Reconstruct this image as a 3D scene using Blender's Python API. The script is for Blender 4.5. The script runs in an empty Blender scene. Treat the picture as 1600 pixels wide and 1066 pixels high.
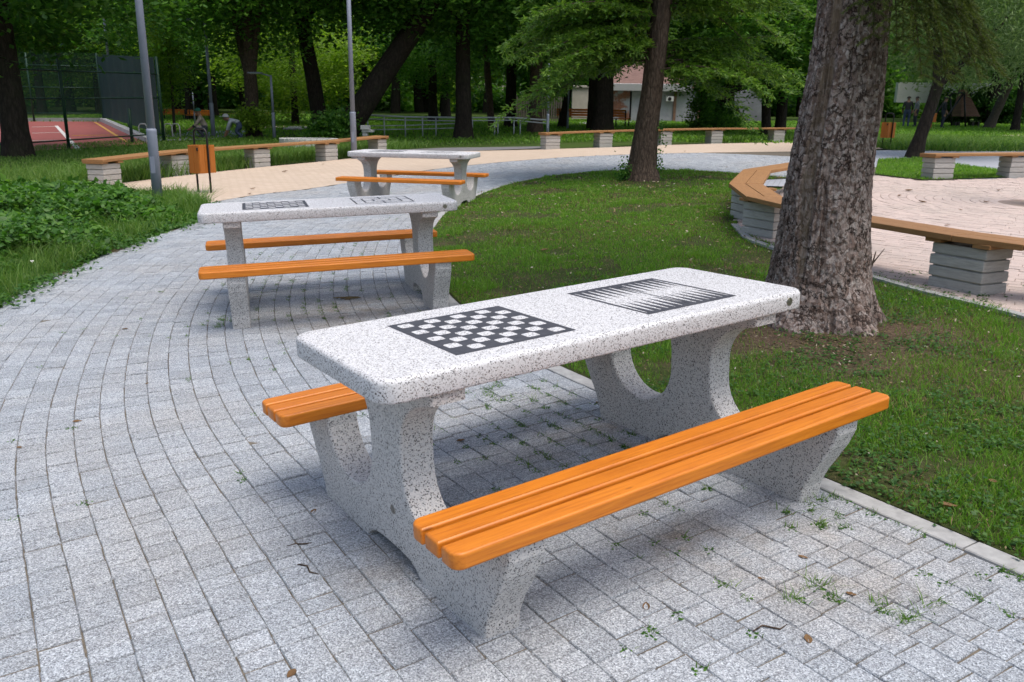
import bpy, bmesh, math, random
import numpy as np
from mathutils import Vector, Matrix
from mathutils.geometry import delaunay_2d_cdt
R_=math.radians
scene=bpy.context.scene
# ------------------------------------------------------------------ camera
F,PITCH,HC,ROLL=1284.6,.2635,1.4904,.0138          # focal length in photo pixels, tilt, eye height, roll
cp,sp=math.cos(PITCH),math.sin(PITCH)
FW=np.array([0,cp,-sp]);RX=np.array([1.,0,0]);UX=np.cross(RX,FW)
R2=RX*math.cos(ROLL)+UX*math.sin(ROLL);U2=-RX*math.sin(ROLL)+UX*math.cos(ROLL)
cd=bpy.data.cameras.new('camera');cam=bpy.data.objects.new('camera',cd);scene.collection.objects.link(cam)
cd.sensor_width=36;cd.lens=F/1600*36;cd.clip_start=.05;cd.clip_end=600
M=Matrix.Identity(4)
for i in range(3):
    M[i][0]=R2[i];M[i][1]=U2[i];M[i][2]=-FW[i]
M[2][3]=HC
cam.matrix_world=M
cd.dof.use_dof=True;cd.dof.focus_distance=3.9;cd.dof.aperture_fstop=9
scene.camera=cam
# ------------------------------------------------------------------ light
SUN_EL,SUN_AZ=70,130        # azimuth clockwise from +Y
w=bpy.data.worlds.new('World');scene.world=w;w.use_nodes=True
nt=w.node_tree;bg=nt.nodes['Background'];sky=nt.nodes.new('ShaderNodeTexSky');sky.sky_type='NISHITA';sky.sun_disc=False
sky.sun_elevation=R_(SUN_EL);sky.sun_rotation=R_(SUN_AZ);sky.dust_density=5;sky.air_density=1.3;sky.ozone_density=1
nt.links.new(sky.outputs[0],bg.inputs[0]);bg.inputs[1].default_value=.15
sd=bpy.data.lights.new('sun','SUN');sd.energy=1.5;sd.angle=R_(38);sd.color=(1,.97,.93)
sun=bpy.data.objects.new('sun',sd);scene.collection.objects.link(sun)
az=R_(SUN_AZ);el=R_(SUN_EL)
sun.rotation_euler=Vector((math.sin(az)*math.cos(el),math.cos(az)*math.cos(el),math.sin(el))).to_track_quat('Z','Y').to_euler()
scene.view_settings.view_transform='Standard';scene.view_settings.look='None';scene.view_settings.exposure=.42
scene.view_settings.gamma=1
scene.cycles.max_bounces=6;scene.cycles.diffuse_bounces=3;scene.cycles.transparent_max_bounces=12
# ------------------------------------------------------------------ terrain
def sst(a,b,v):
    t=np.clip((np.asarray(v,float)-a)/(b-a),0,1);return t*t*(3-2*t)
_ys=np.linspace(-8,100,1081)
_sl=(.010*sst(0,3,_ys)+.020*sst(2,10,_ys))*(1-sst(65,85,_ys))
_zz=np.concatenate([[0],np.cumsum((_sl[1:]+_sl[:-1])/2*(_ys[1]-_ys[0]))])
_Z0=float(np.interp(3.107,_ys,_zz))
def hz(x,y):
    x=np.asarray(x,float);y=np.asarray(y,float)
    return np.interp(y,_ys,_zz)+.10*np.tanh((x-.248)/3.2)*(1-sst(25,45,y))-_Z0
def h1(x,y): return float(hz(x,y))
def ray(px,py):
    d=FW+R2*(px-800)/F-U2*(py-533)/F
    return d/d[1]
_march=np.concatenate([np.arange(.8,30,.01),np.arange(30,120,.05)])
def G(px,py,dz=0.):
    """place in the world where the sight line through a photo point meets the ground (raised by dz)"""
    P=np.array([0,0,HC])+_march[:,None]*ray(px,py)
    b=P[:,2]<hz(P[:,0],P[:,1])+dz
    return P[np.argmax(b)] if b.any() else P[-1]
def AT(px,py,y): return np.array([0,0,HC])+ray(px,py)*y
# ------------------------------------------------------------------ numpy noise
def _h(i,j,s):
    n=(i.astype(np.int64)*374761393+j.astype(np.int64)*668265263+s*974711)&0x7fffffff
    n=((n^(n>>13))*1274126177)&0x7fffffff
    return ((n^(n>>16))&0xffff)/65535.
def vn(x,y,s=0):
    x=np.asarray(x,float);y=np.asarray(y,float)
    i=np.floor(x);j=np.floor(y);u=x-i;v=y-j;u=u*u*(3-2*u);v=v*v*(3-2*v);i=i.astype(int);j=j.astype(int)
    return (_h(i,j,s)*(1-u)+_h(i+1,j,s)*u)*(1-v)+(_h(i,j+1,s)*(1-u)+_h(i+1,j+1,s)*u)*v
def fbm(x,y,s=0,o=4):
    t=0;a=.5
    for k in range(o): t=t+a*vn(x*2**k,y*2**k,s+k);a*=.5
    return t/(1-.5**o)
def worley(x,y,s,per=None):
    i0=np.floor(x).astype(int);j0=np.floor(y).astype(int)
    f1=np.full(x.shape,9.);f2=np.full(x.shape,9.);cid=np.zeros(x.shape)
    for di in(-1,0,1):
        for dj in(-1,0,1):
            i=i0+di;j=j0+dj;ih=i%per if per else i
            px=i+.1+.8*_h(ih,j,s);py=j+.1+.8*_h(ih,j,s+7);d=np.hypot(x-px,y-py)
            r=_h(ih,j,s+3)
            m=d<f1;f2=np.where(m,f1,np.minimum(f2,d));cid=np.where(m,r,cid);f1=np.where(m,d,f1)
    return f1,f2,cid
# ------------------------------------------------------------------ object helpers
C=scene.collection
def link(o,parent=None):
    C.objects.link(o)
    if parent is not None:o.parent=parent
    return o
def tag(o,label=None,cat=None,group=None,kind=None):
    if label:o['label']=label
    if cat:o['category']=cat
    if group:o['group']=group
    if kind:o['kind']=kind
    return o
def thing(name,label,cat,loc=(0,0,0),rot=(0,0,0),group=None):
    o=bpy.data.objects.new(name,None);o.empty_display_size=.2;link(o);o.location=loc;o.rotation_euler=rot
    return tag(o,label,cat,group)
def obj(name,bm,mats,parent=None,smooth=False,free=True):
    me=bpy.data.meshes.new(name)
    bm.normal_update();bm.to_mesh(me)
    if free:bm.free()
    for m in(mats if isinstance(mats,(list,tuple)) else [mats]):me.materials.append(m)
    if smooth:
        me.polygons.foreach_set('use_smooth',[True]*len(me.polygons))
    return link(bpy.data.objects.new(name,me),parent)
def npmesh(name,V,Fc,mats,parent=None,smooth=False,midx=None,attrs=None,uv=None):
    """V (n,3); Fc (m,k) constant polygon size"""
    me=bpy.data.meshes.new(name);V=np.asarray(V,np.float32);Fc=np.asarray(Fc,np.int32);m,k=Fc.shape
    me.vertices.add(len(V));me.vertices.foreach_set('co',V.ravel())
    me.loops.add(m*k);me.loops.foreach_set('vertex_index',Fc.ravel())
    me.polygons.add(m);me.polygons.foreach_set('loop_start',np.arange(0,m*k,k,dtype=np.int32))
    try: me.polygons.foreach_set('loop_total',np.full(m,k,np.int32))
    except Exception: pass
    for q in(mats if isinstance(mats,(list,tuple)) else [mats]):me.materials.append(q)
    if midx is not None:me.polygons.foreach_set('material_index',np.asarray(midx,np.int32))
    me.polygons.foreach_set('use_smooth',np.full(m,bool(smooth)))
    if attrs:
        for an,av in attrs.items():
            a=me.attributes.new(an,'FLOAT','POINT');a.data.foreach_set('value',np.asarray(av,np.float32))
    if uv is not None:
        l=me.uv_layers.new(name='UVMap');l.data.foreach_set('uv',np.asarray(uv,np.float32)[Fc.ravel()].ravel())
    me.update();me.validate()
    return link(bpy.data.objects.new(name,me),parent)
def share(name,o,parent=None):
    return link(bpy.data.objects.new(name,o.data),parent)
def box(bm,c,s,rz=0,bev=0,mi=0,seg=2):
    r=bmesh.ops.create_cube(bm,size=1)
    vs=r['verts'];m=Matrix.Translation(c)@Matrix.Rotation(rz,4,'Z')@Matrix.Diagonal((*s,1))
    bmesh.ops.transform(bm,matrix=m,verts=vs)
    fs={f for v in vs for f in v.link_faces}
    if bev:
        es=list({e for v in vs for e in v.link_edges})
        r=bmesh.ops.bevel(bm,geom=es,offset=bev,segments=seg,affect='EDGES',profile=.5)
        fs=set(r['faces'])|{f for f in fs if f.is_valid}
    for f in fs:f.material_index=mi
def tube(bm,pts,rad,n=10,caps=True,mi=0):
    pts=[Vector(p) for p in pts]
    if not hasattr(rad,'__len__'):rad=[rad]*len(pts)
    rings=[];up=None
    for i,p in enumerate(pts):
        t=(pts[min(i+1,len(pts)-1)]-pts[max(i-1,0)]).normalized()
        if up is None:
            up=Vector((1,0,0)) if abs(t.x)<.9 else Vector((0,1,0))
        a=(up-t*up.dot(t)).normalized();up=a;b=t.cross(a)
        rings.append([bm.verts.new(p+(a*math.cos(2*math.pi*k/n)+b*math.sin(2*math.pi*k/n))*rad[i]) for k in range(n)])
    fs=[]
    for r0,r1 in zip(rings,rings[1:]):
        for k in range(n):fs.append(bm.faces.new((r0[k],r0[(k+1)%n],r1[(k+1)%n],r1[k])))
    if caps:
        fs.append(bm.faces.new(rings[0][::-1]));fs.append(bm.faces.new(rings[-1]))
    for f in fs:f.material_index=mi;f.smooth=len(f.verts)==4
def extrude_poly(bm,poly,axis,a,b,bev=0,seg=2):
    """poly of (u,v); axis 'x': (u,v)->(y,z) extruded along x; 'z': (x,y) extruded along z"""
    mk=(lambda u,v,t:(t,u,v)) if axis=='x' else ((lambda u,v,t:(u,v,t)) if axis=='z' else (lambda u,v,t:(u,t,v)))
    A=[bm.verts.new(mk(u,v,a)) for u,v in poly];B=[bm.verts.new(mk(u,v,b)) for u,v in poly]
    n=len(poly);f1=bm.faces.new(A[::-1]);f2=bm.faces.new(B)
    for i in range(n):bm.faces.new((A[i],A[(i+1)%n],B[(i+1)%n],B[i]))
    bmesh.ops.recalc_face_normals(bm,faces=bm.faces[:])
    if bev:
        es=[e for f in(f1,f2) for e in f.edges]
        bmesh.ops.bevel(bm,geom=es,offset=bev,segments=seg,affect='EDGES',profile=.5)
# ------------------------------------------------------------------ materials
class NT:
    def __init__(s,name):
        s.m=bpy.data.materials.new(name);s.m.use_nodes=True;s.t=s.m.node_tree;s.b=s.t.nodes['Principled BSDF'];s.out=s.t.nodes['Material Output']
    def n(s,typ,**kw):
        x=s.t.nodes.new('ShaderNode'+typ)
        for k,v in kw.items():
            if k.startswith('i_'):
                key=k[2:];key=int(key) if key.isdigit() else key.replace('_',' ')
                if isinstance(v,bpy.types.NodeSocket):s.t.links.new(v,x.inputs[key])
                else:x.inputs[key].default_value=v
            else:setattr(x,k,v)
        return x
    def l(s,a,b):s.t.links.new(a,b)
    def ramp(s,fac,stops,interp='LINEAR'):
        r=s.n('ValToRGB');r.color_ramp.interpolation=interp;s.l(fac,r.inputs[0]);e=r.color_ramp.elements
        while len(e)<len(stops):e.new(.5)
        for q,(p,c) in zip(e,stops):q.position=p;q.color=(*c,1) if len(c)==3 else c
        return r.outputs[0]
    def mix(s,fac,a,b,bl='MIX'):
        x=s.n('Mix',data_type='RGBA',blend_type=bl)
        for k,v in((0,fac),(6,a),(7,b)):
            if isinstance(v,bpy.types.NodeSocket):s.l(v,x.inputs[k])
            else:x.inputs[k].default_value=v if k==0 else (*v,1)
        return x.outputs[2]
    def math(s,op,a,b=0):
        x=s.n('Math',operation=op)
        for k,v in((0,a),(1,b)):
            if isinstance(v,bpy.types.NodeSocket):s.l(v,x.inputs[k])
            else:x.inputs[k].default_value=v
        return x.outputs[0]
    def coord(s,which='Object',scale=(1,1,1)):
        c=s.n('TexCoord').outputs[which]
        if scale==(1,1,1):return c
        return s.n('Mapping',i_Vector=c,i_Scale=scale).outputs[0]
    def noise(s,v,sc,det=4,ro=.6):return s.n('TexNoise',i_Vector=v,i_Scale=sc,i_Detail=det,i_Roughness=ro).outputs[0]
    def vor(s,v,sc,out='Color',feature='F1'):return s.n('TexVoronoi',feature=feature,i_Vector=v,i_Scale=sc).outputs[out]
    def isl(s):return s.n('NewGeometry').outputs['Random Per Island']
    def bump(s,h,st=.5,d=.01):
        b=s.n('Bump',i_Height=h,i_Strength=st,i_Distance=d);s.l(b.outputs[0],s.b.inputs['Normal'])
    def fin(s,col,rough=.8,spec=.3):
        if isinstance(col,bpy.types.NodeSocket):s.l(col,s.b.inputs['Base Color'])
        else:s.b.inputs['Base Color'].default_value=(*col,1)
        if isinstance(rough,bpy.types.NodeSocket):s.l(rough,s.b.inputs['Roughness'])
        else:s.b.inputs['Roughness'].default_value=rough
        s.b.inputs['Specular IOR Level'].default_value=spec
        return s.m
def m_terrazzo(name,base=(.635,.64,.66),dark=.27,sc1=215,sc2=340):
    t=NT(name);v=t.coord()
    wv=t.n('VectorMath',operation='ADD',i_0=v)
    nz=t.n('TexNoise',i_Vector=v,i_Scale=150,i_Detail=2);sc=t.n('VectorMath',operation='SCALE',i_0=nz.outputs[1]);sc.inputs['Scale'].default_value=.008
    t.l(sc.outputs[0],wv.inputs[1]);v2=wv.outputs[0]
    A=t.n('TexVoronoi',i_Vector=v2,i_Scale=sc1);s=t.n('SeparateColor',i_0=A.outputs['Color'])
    chip=t.math('LESS_THAN',s.outputs[0],dark);near=t.math('LESS_THAN',A.outputs['Distance'],.50);chip=t.math('MULTIPLY',chip,near)
    B=t.n('TexVoronoi',i_Vector=v2,i_Scale=sc2);s2=t.n('SeparateColor',i_0=B.outputs['Color']);chip2=t.math('LESS_THAN',s2.outputs[0],dark*.8)
    big=t.noise(v,3.5,5,.6)
    bc=t.mix(t.math('MULTIPLY',t.noise(v,9,6,.7),.55),base,tuple(c*.88 for c in base))
    bc=t.mix(t.ramp(big,[(.55,(0,0,0)),(.85,(.15,.15,.15))]),bc,(.48,.45,.42))
    cc=t.ramp(s.outputs[1],[(0,(.025,.025,.03)),(.4,(.07,.068,.07)),(.75,(.16,.15,.15)),(1,(.27,.24,.22))])
    col=t.mix(chip2,bc,(.42,.42,.43));col=t.mix(chip,col,cc)
    t.bump(t.noise(v,320,3),.12,.002)
    return t.fin(col,.62,.35)
def m_paver(name,a=(.285,.316,.352),b=(.375,.410,.452),speck=1.,stains_shade=False):
    t=NT(name);v=t.coord();r=t.isl()
    base=t.mix(r,a,b)
    base=t.mix(t.ramp(t.noise(v,.9,5,.6),[(.45,(0,0,0)),(.75,(.45,.45,.45))]),base,(.36,.33,.29))
    if stains_shade:  # sandy stains, their colour also darkened to deepen the shade under the tables
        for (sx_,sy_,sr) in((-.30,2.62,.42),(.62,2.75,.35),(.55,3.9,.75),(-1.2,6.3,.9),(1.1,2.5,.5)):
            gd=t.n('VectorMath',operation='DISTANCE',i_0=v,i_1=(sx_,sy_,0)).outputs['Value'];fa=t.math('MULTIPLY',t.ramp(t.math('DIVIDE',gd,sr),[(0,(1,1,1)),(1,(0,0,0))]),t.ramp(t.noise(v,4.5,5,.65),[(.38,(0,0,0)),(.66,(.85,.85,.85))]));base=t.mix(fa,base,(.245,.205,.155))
    V=t.n('TexVoronoi',i_Vector=v,i_Scale=260);s=t.n('SeparateColor',i_0=V.outputs['Color'])
    sp=t.ramp(s.outputs[0],[(0,(.30,.31,.33)),(.22,(.55,.56,.58)),(.5,(1,1,1)),(.8,(1.25,1.25,1.24)),(1,(1.9,1.88,1.85))])
    col=t.mix(.9*speck,base,sp,'MULTIPLY')
    col=t.mix(t.math('MULTIPLY',t.noise(v,22,5,.7),.30),col,(.22,.21,.20))
    t.bump(V.outputs['Distance'],.35,.004)
    return t.fin(col,.85,.25)
def m_noise(name,a,b,sc=5,rough=.85,bump=.3,scale=(1,1,1),det=6,d=.01,spec=.25,c=None):
    t=NT(name);v=t.coord('Object',scale);n=t.noise(v,sc,det,.65)
    st=[(.3,a),(.7,b)] if c is None else [(.25,a),(.5,b),(.75,c)]
    if bump:t.bump(n,bump,d)
    return t.fin(t.ramp(n,st),rough,spec)
def m_plain(name,c,rough=.5,metal=0.,spec=.4):
    t=NT(name);v=t.coord();n=t.noise(v,14,5,.65)
    t.b.inputs['Metallic'].default_value=metal
    return t.fin(t.mix(n,tuple(x*.82 for x in c),tuple(min(1,x*1.12) for x in c)),t.ramp(n,[(.3,(rough*.85,)*3),(.7,(min(1,rough*1.15),)*3)]),spec)
def m_leaf(name,a,b,c=None,tr=.35,rough=.5,hue=True):
    t=NT(name);r=t.isl();st=[(0,a),(1,b)] if c is None else [(0,a),(.6,b),(1,c)]
    col=t.ramp(r,st)
    oi=t.n('ObjectInfo').outputs['Random']
    v=t.coord('Object');n=t.noise(v,.55,3,.5)
    col=t.mix(t.ramp(n,[(.35,(0,0,0)),(.65,(.6,.6,.6))]),col,t.mix(.5,col,tuple(min(1,x*1.5) for x in b)))
    col=t.mix(t.math('MULTIPLY',oi,.35),col,tuple(x*.8 for x in a))
    t.fin(col,rough,.35)
    if tr:
        tl=t.n('BsdfTranslucent',i_Color=t.mix(1.,col,(1.25,1.35,.7),'MULTIPLY'));mx=t.n('MixShader',i_0=tr,i_1=t.b.outputs[0],i_2=tl.outputs[0])
        t.l(mx.outputs[0],t.out.inputs[0])
    return t.m
def m_wood(name,a,b,c,rough=.6,sc=(1.2,14,14),spec=.35,bump=.2):
    t=NT(name);v=t.coord('Object',sc);n=t.noise(v,5,6,.65);r=t.isl()
    col=t.ramp(n,[(.25,a),(.5,b),(.78,c)])
    col=t.mix(t.math('MULTIPLY',r,.35),col,a)
    w2=t.coord('Object');n2=t.noise(w2,2.5,4)
    col=t.mix(t.ramp(n2,[(.5,(0,0,0)),(.8,(.3,.3,.3))]),col,tuple(x*.7 for x in a))
    kv=t.n('TexVoronoi',i_Vector=t.coord('Object',(1,3.5,3.5)),i_Scale=2.6).outputs['Distance'];col=t.mix(t.ramp(kv,[(0,(.85,.85,.85)),(.035,(.5,.5,.5)),(.06,(0,0,0))]),col,tuple(x*.35 for x in a))
    t.bump(n,bump,.003)
    return t.fin(col,rough,spec)
def m_bark(name,a,b,c,vs=(9,9,3),bump=.9,d=.03,moss=None):
    t=NT(name);v=t.coord('Object',vs)
    vd=t.n('TexNoise',i_Vector=v,i_Scale=1.3,i_Detail=4).outputs[1]
    vv=t.n('VectorMath',operation='ADD',i_0=v,i_1=vd).outputs[0]
    f=t.n('TexVoronoi',feature='DISTANCE_TO_EDGE',i_Vector=vv,i_Scale=1.2).outputs[0]
    n=t.noise(v,4,8,.7)
    h=t.math('ADD',t.math('MINIMUM',f,.22),t.math('MULTIPLY',n,.25))
    col=t.ramp(n,[(.3,a),(.5,b),(.72,c)])
    col=t.mix(t.ramp(f,[(0,(.6,.6,.6)),(.12,(0,0,0))]),col,a)
    if moss:
        col=t.mix(t.ramp(t.noise(t.coord(),1.6,5),[(.5,(0,0,0)),(.75,(.5,.5,.5))]),col,moss)
    t.bump(h,bump,d)
    return t.fin(col,.9,.15)
MT_terr=m_terrazzo('white terrazzo concrete')
MT_terr_leg=m_terrazzo('terrazzo concrete of the supports',(.585,.57,.555),.38,185,300)
MT_dark=m_noise('dark inlaid board colour',(.045,.047,.058),(.075,.077,.09),30,.6,.1)
MT_orange=m_wood('orange varnished timber',(.40,.105,.008),(.61,.192,.014),(.73,.262,.023),.40,(1.1,20,20),.42,.16)
MT_steel=m_plain('brushed steel',(.32,.31,.28),.35,.9)
MT_paver=m_paver('grey granite paver',stains_shade=True)
MT_beige=m_paver('sand coloured paver',(.50,.375,.285),(.60,.455,.35),.45)
MT_sand=m_noise('sandy joint filling',(.075,.065,.05),(.19,.165,.13),30,.95,.4)
MT_kerb=m_noise('pale concrete kerb',(.27,.27,.27),(.41,.415,.41),16,.85,.25)
MT_soil=m_noise('lawn soil',(.035,.045,.014),(.075,.06,.035),3.2,.95,.8,(1,1,1),8,.03,.1,(.055,.075,.02))
MT_ground=m_noise('park ground',(.03,.06,.012),(.05,.085,.018),1.3,.95,.6,(1,1,1),8,.04,.1,(.06,.07,.025))
MT_block=m_wood('rough pale concrete slab',(.30,.285,.265),(.43,.415,.395),(.52,.505,.48),.9,(2,2,14),.2,.5)
MT_plank=m_wood('weathered larch plank',(.21,.10,.038),(.33,.17,.066),(.42,.235,.10),.65,(1.2,12,12))
MT_lamp=m_plain('grey painted steel',(.22,.245,.315),.5,.0)
MT_black=m_plain('black painted steel',(.018,.017,.017),.45,.3)
MT_binwood=m_wood('orange stained bin slats',(.34,.10,.014),(.44,.14,.02),(.50,.17,.03),.5,(14,14,1.5))
MT_spruce=None
MT_barkd=m_bark('dark ridged bark',(.012,.010,.008),(.028,.022,.018),(.055,.045,.036),(7,7,1.6),1.,.05,(.035,.042,.02))
MT_barkm=m_bark('brown scaly bark',(.030,.022,.017),(.085,.062,.047),(.155,.118,.092),(11,11,3),1.,.04)
MT_barkg=m_bark('smooth grey brown bark',(.05,.042,.034),(.085,.070,.055),(.12,.1,.08),(8,8,3),.6,.02)
LF_dark=m_leaf('deep green leaves',(.026,.090,.016),(.068,.18,.026),(.165,.32,.05),0.5)
LF_mid=m_leaf('mid green leaves',(.042,.130,.018),(.092,.225,.030),(.21,.38,.06),0.52)
LF_light=m_leaf('yellow green leaves',(.12,.22,.02),(.20,.33,.03),(.32,.45,.06),0.52)
LF_narrow=m_leaf('grey green narrow leaves',(.075,.135,.045),(.12,.195,.065),(.19,.27,.105),0.42)
LF_fir=m_leaf('fir needles',(.050,.125,.016),(.10,.20,.024),(.20,.32,.045),0.4)
LF_spruce=m_leaf('spruce needles',(.045,.075,.014),(.085,.12,.02),(.16,.19,.035),0.3)
LF_grass=m_leaf('mown grass blades',(.080,.205,.020),(.150,.315,.030),(.29,.42,.08),0.48)
LF_dry=m_leaf('dry grass and litter',(.13,.085,.04),(.20,.15,.07),(.30,.24,.13),.15,.8)
LF_tall=m_leaf('tall meadow grass',(.055,.135,.020),(.12,.23,.036),(.24,.32,.10),0.42)
LF_weed=m_leaf('ground cover leaves',(.028,.085,.016),(.060,.16,.024),(.13,.25,.045),0.38)
LF_brown=m_leaf('brown fallen leaves',(.10,.05,.022),(.17,.10,.045),(.26,.18,.09),.1,.8)
# ------------------------------------------------------------------ curves of the paths
def crom(P,step=.05):
    P=np.asarray(P,float);out=[]
    Q=np.vstack([2*P[0]-P[1],P,2*P[-1]-P[-2]])
    for i in range(1,len(Q)-2):
        n=max(2,int(np.linalg.norm(Q[i+1]-Q[i])/step));t=np.linspace(0,1,n,endpoint=False)[:,None]
        a,b,c,d=Q[i-1],Q[i],Q[i+1],Q[i+2]
        out.append(.5*((2*b)+(c-a)*t+(2*a-5*b+4*c-d)*t**2+(3*b-a-3*c+d)*t**3))
    out.append(Q[-2][None]);return np.vstack(out)
def resample(P,step):
    s=np.concatenate([[0],np.cumsum(np.linalg.norm(np.diff(P,axis=0),axis=1))]);n=max(2,int(s[-1]/step)+1);t=np.linspace(0,s[-1],n)
    return np.stack([np.interp(t,s,P[:,k]) for k in range(P.shape[1])],1)
def smooth(P,k=9,it=3):
    for _ in range(it):
        Q=np.vstack([np.repeat(P[:1],k,0),P,np.repeat(P[-1:],k,0)]);c=np.cumsum(np.vstack([np.zeros((1,2)),Q]),0);w_=2*k+1
        S=(c[w_:]-c[:-w_])/w_;S[0]=P[0];S[-1]=P[-1];P=S
    return P
def offs(P,d):
    T=np.gradient(P,axis=0);T/=np.linalg.norm(T,axis=1)[:,None];N=np.stack([-T[:,1],T[:,0]],1)
    return P+N*d
def inside(P,poly):
    x,y=P[:,0],P[:,1];r=np.zeros(len(P),bool);px,py=poly[:,0],poly[:,1];n=len(poly);j=n-1
    for i in range(n):
        c=((py[i]>y)!=(py[j]>y))&(x<(px[j]-px[i])*(y-py[i])/(py[j]-py[i]+1e-12)+px[i]);r^=c;j=i
    return r
KERB=crom([(4.6,-2.6),(3.15,0.1),(2.35,1.6),(1.79,2.56),(1.36,3.2),(.86,4.0),(.39,4.7),(.10,5.2),(-.48,6.66),(-.78,8.0),(-.97,9.4),(-1.02,10.6),(-.97,12.1),(-.67,13.8),(-.04,15.8),(.95,17.4),(2.2,18.15),(3.5,18.25),(4.6,17.6),(5.6,16.6)])
KERB=smooth(resample(KERB,.05),8,3)
LEFT=np.array([(-4.2,-4),(-4.2,1),(-4.15,4),(-4.18,6.54),(-4.35,7.4),(-4.4,8.72),(-4.4,9.94),(-4.3,10.96),(-4.5,12.2),(-4.85,12.9)])
BEIGE=crom([(-4.91,12.88),(-4.40,14.2),(-3.75,15.1),(-3.09,16.5),(-1.55,19.5),(.59,21.6),(3.43,23.04),(8.15,24.66),(11.35,26.48),(20,30)],.4)
BFAR=crom([(-14,12.0),(-8.9,14.0),(-7.7,15.25),(-6.9,17.2),(-6.0,19.2),(-4.71,21.5),(-3.1,24.6),(.9,25.35),(3.1,26.0),(4.91,27.2),(7.2,28.6),(9.98,30.0),(16,32),(26,35)],.4)
def sheet(name,poly,dz,mat,step=.6,kind='structure',parent=None):
    poly=np.asarray(poly,float);q=resample(np.vstack([poly,poly[:1]]),step)[:-1]
    lo=poly.min(0);hi=poly.max(0);gx,gy=np.meshgrid(np.arange(lo[0],hi[0],step),np.arange(lo[1],hi[1],step));g=np.stack([gx.ravel(),gy.ravel()],1)
    g=g[inside(g,poly)]
    dm=np.min(np.hypot(g[:,None,0]-q[None,:,0],g[:,None,1]-q[None,:,1]),1) if len(g) else np.zeros(0);g=g[dm>step*.4]
    n=len(q);pts=[Vector(p) for p in np.vstack([q,g])]
    v,e,f,_,_,_=delaunay_2d_cdt(pts,[(i,(i+1)%n) for i in range(n)],[list(range(n))],1,1e-5)
    V=np.array([(p.x,p.y,0) for p in v]);V[:,2]=hz(V[:,0],V[:,1])+dz
    T=[t if (v[t[1]]-v[t[0]]).cross(v[t[2]]-v[t[0]])>0 else t[::-1] for t in f if len(t)==3]
    o=npmesh(name,V,np.array([list(t) for t in T]),mat,parent)
    if kind:o['kind']=kind
    return o
# ground sheet out to the horizon
gx=np.concatenate([[-260,-120,-60],np.arange(-40,40.1,1.),[60,120,260]]);gy=np.concatenate([[-60,-20],np.arange(-8,90.1,1.),[120,200,420]])
XX,YY=np.meshgrid(gx,gy);ZZ=hz(XX,YY)-.035;nx=len(gx);idx=np.arange(nx*len(gy)).reshape(len(gy),nx)
npmesh('ground',np.stack([XX.ravel(),YY.ravel(),ZZ.ravel()],1),np.stack([idx[:-1,:-1],idx[:-1,1:],idx[1:,1:],idx[1:,:-1]],-1).reshape(-1,4),MT_ground,smooth=True)['kind']='structure'
# ------------------------------------------------------------------ paver builder (real stones in curved rows)
rng=np.random.default_rng(5)
def pavers(name,cells,mat,dz=0.,bevel=.0028):
    """cells (n,4,2) corner loops (counter-clockwise)"""
    c=np.asarray(cells);n=len(c);ctr=c.mean(1,keepdims=True)
    d=c-ctr;L=np.linalg.norm(d,axis=2,keepdims=True)
    outer=c;inn=ctr+d*(1-bevel*1.3/L)
    z0=hz(ctr[:,0,0],ctr[:,0,1])+dz
    zj=z0+rng.normal(0,.0016,n);tx=rng.normal(0,.012,n);ty=rng.normal(0,.012,n)
    # follow the ground slope plus a small settling tilt
    sx=(hz(ctr[:,0,0]+.1,ctr[:,0,1])-hz(ctr[:,0,0],ctr[:,0,1]))/.1;sy=(hz(ctr[:,0,0],ctr[:,0,1]+.1)-hz(ctr[:,0,0],ctr[:,0,1]))/.1
    pl=lambda q,o:(zj+o)[:,None]+(sx+tx)[:,None]*(q[:,:,0]-ctr[:,:,0])+(sy+ty)[:,None]*(q[:,:,1]-ctr[:,:,1])
    V=np.concatenate([np.dstack([outer,pl(outer,-.035)]),np.dstack([outer,pl(outer,-.005)]),np.dstack([inn,pl(inn,0)])],1)
    b=np.arange(n)[:,None,None]*12;q=[[8,9,10,11]]
    for k in range(4):
        k2=(k+1)%4;q+=[[k,k2,4+k2,4+k],[4+k,4+k2,8+k2,8+k]]
    Fc=(b+np.array(q)[None]).reshape(-1,4)
    o=npmesh(name,V.reshape(-1,3),Fc,mat);o['kind']='structure';return o
def row_cells(curve,d0,d1,gap,lens,rnd,jit=.0012,rgap=None):
    A=resample(offs(curve,(d0+d1)/2),.02);s=np.concatenate([[0],np.cumsum(np.linalg.norm(np.diff(A,axis=0),axis=1))])
    T=np.gradient(A,axis=0);T/=np.linalg.norm(T,axis=1)[:,None];N=np.stack([-T[:,1],T[:,0]],1)
    cuts=[rnd.uniform(0,.2)]
    while cuts[-1]<s[-1]-.3:cuts.append(cuts[-1]+rnd.choice(lens))
    cuts=np.array(cuts);a=cuts[:-1]+gap/2;b=cuts[1:]-gap/2;hw=(d1-d0)/2-(gap if rgap is None else rgap)/2
    def P(t,e):return np.stack([np.interp(t,s,A[:,k])+e*np.interp(t,s,N[:,k]) for k in(0,1)],1)
    cc=np.stack([P(a,-hw),P(b,-hw),P(b,hw),P(a,hw)],1)
    return cc+rnd.normal(0,jit,cc.shape)
rnd=np.random.RandomState(3)
graypoly=np.vstack([KERB[::-1][40:],[(4.6,-4)],LEFT,BEIGE[BEIGE[:,0]<8.7],[(9.0,15)]])
cells=[]
ROW=.122
for k in range(46):
    d0=.108+k*ROW
    cc=row_cells(KERB,d0,d0+ROW,.0050,[.075,.09,.11,.13,.16],rnd,.0012,.0026)
    m=inside(cc.mean(1),graypoly);cells.append(cc[m])
cells=np.concatenate(cells)
cells=cells[(cells[:,:,1].max(1)<24)&(cells[:,:,1].min(1)>-1.2)]
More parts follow.
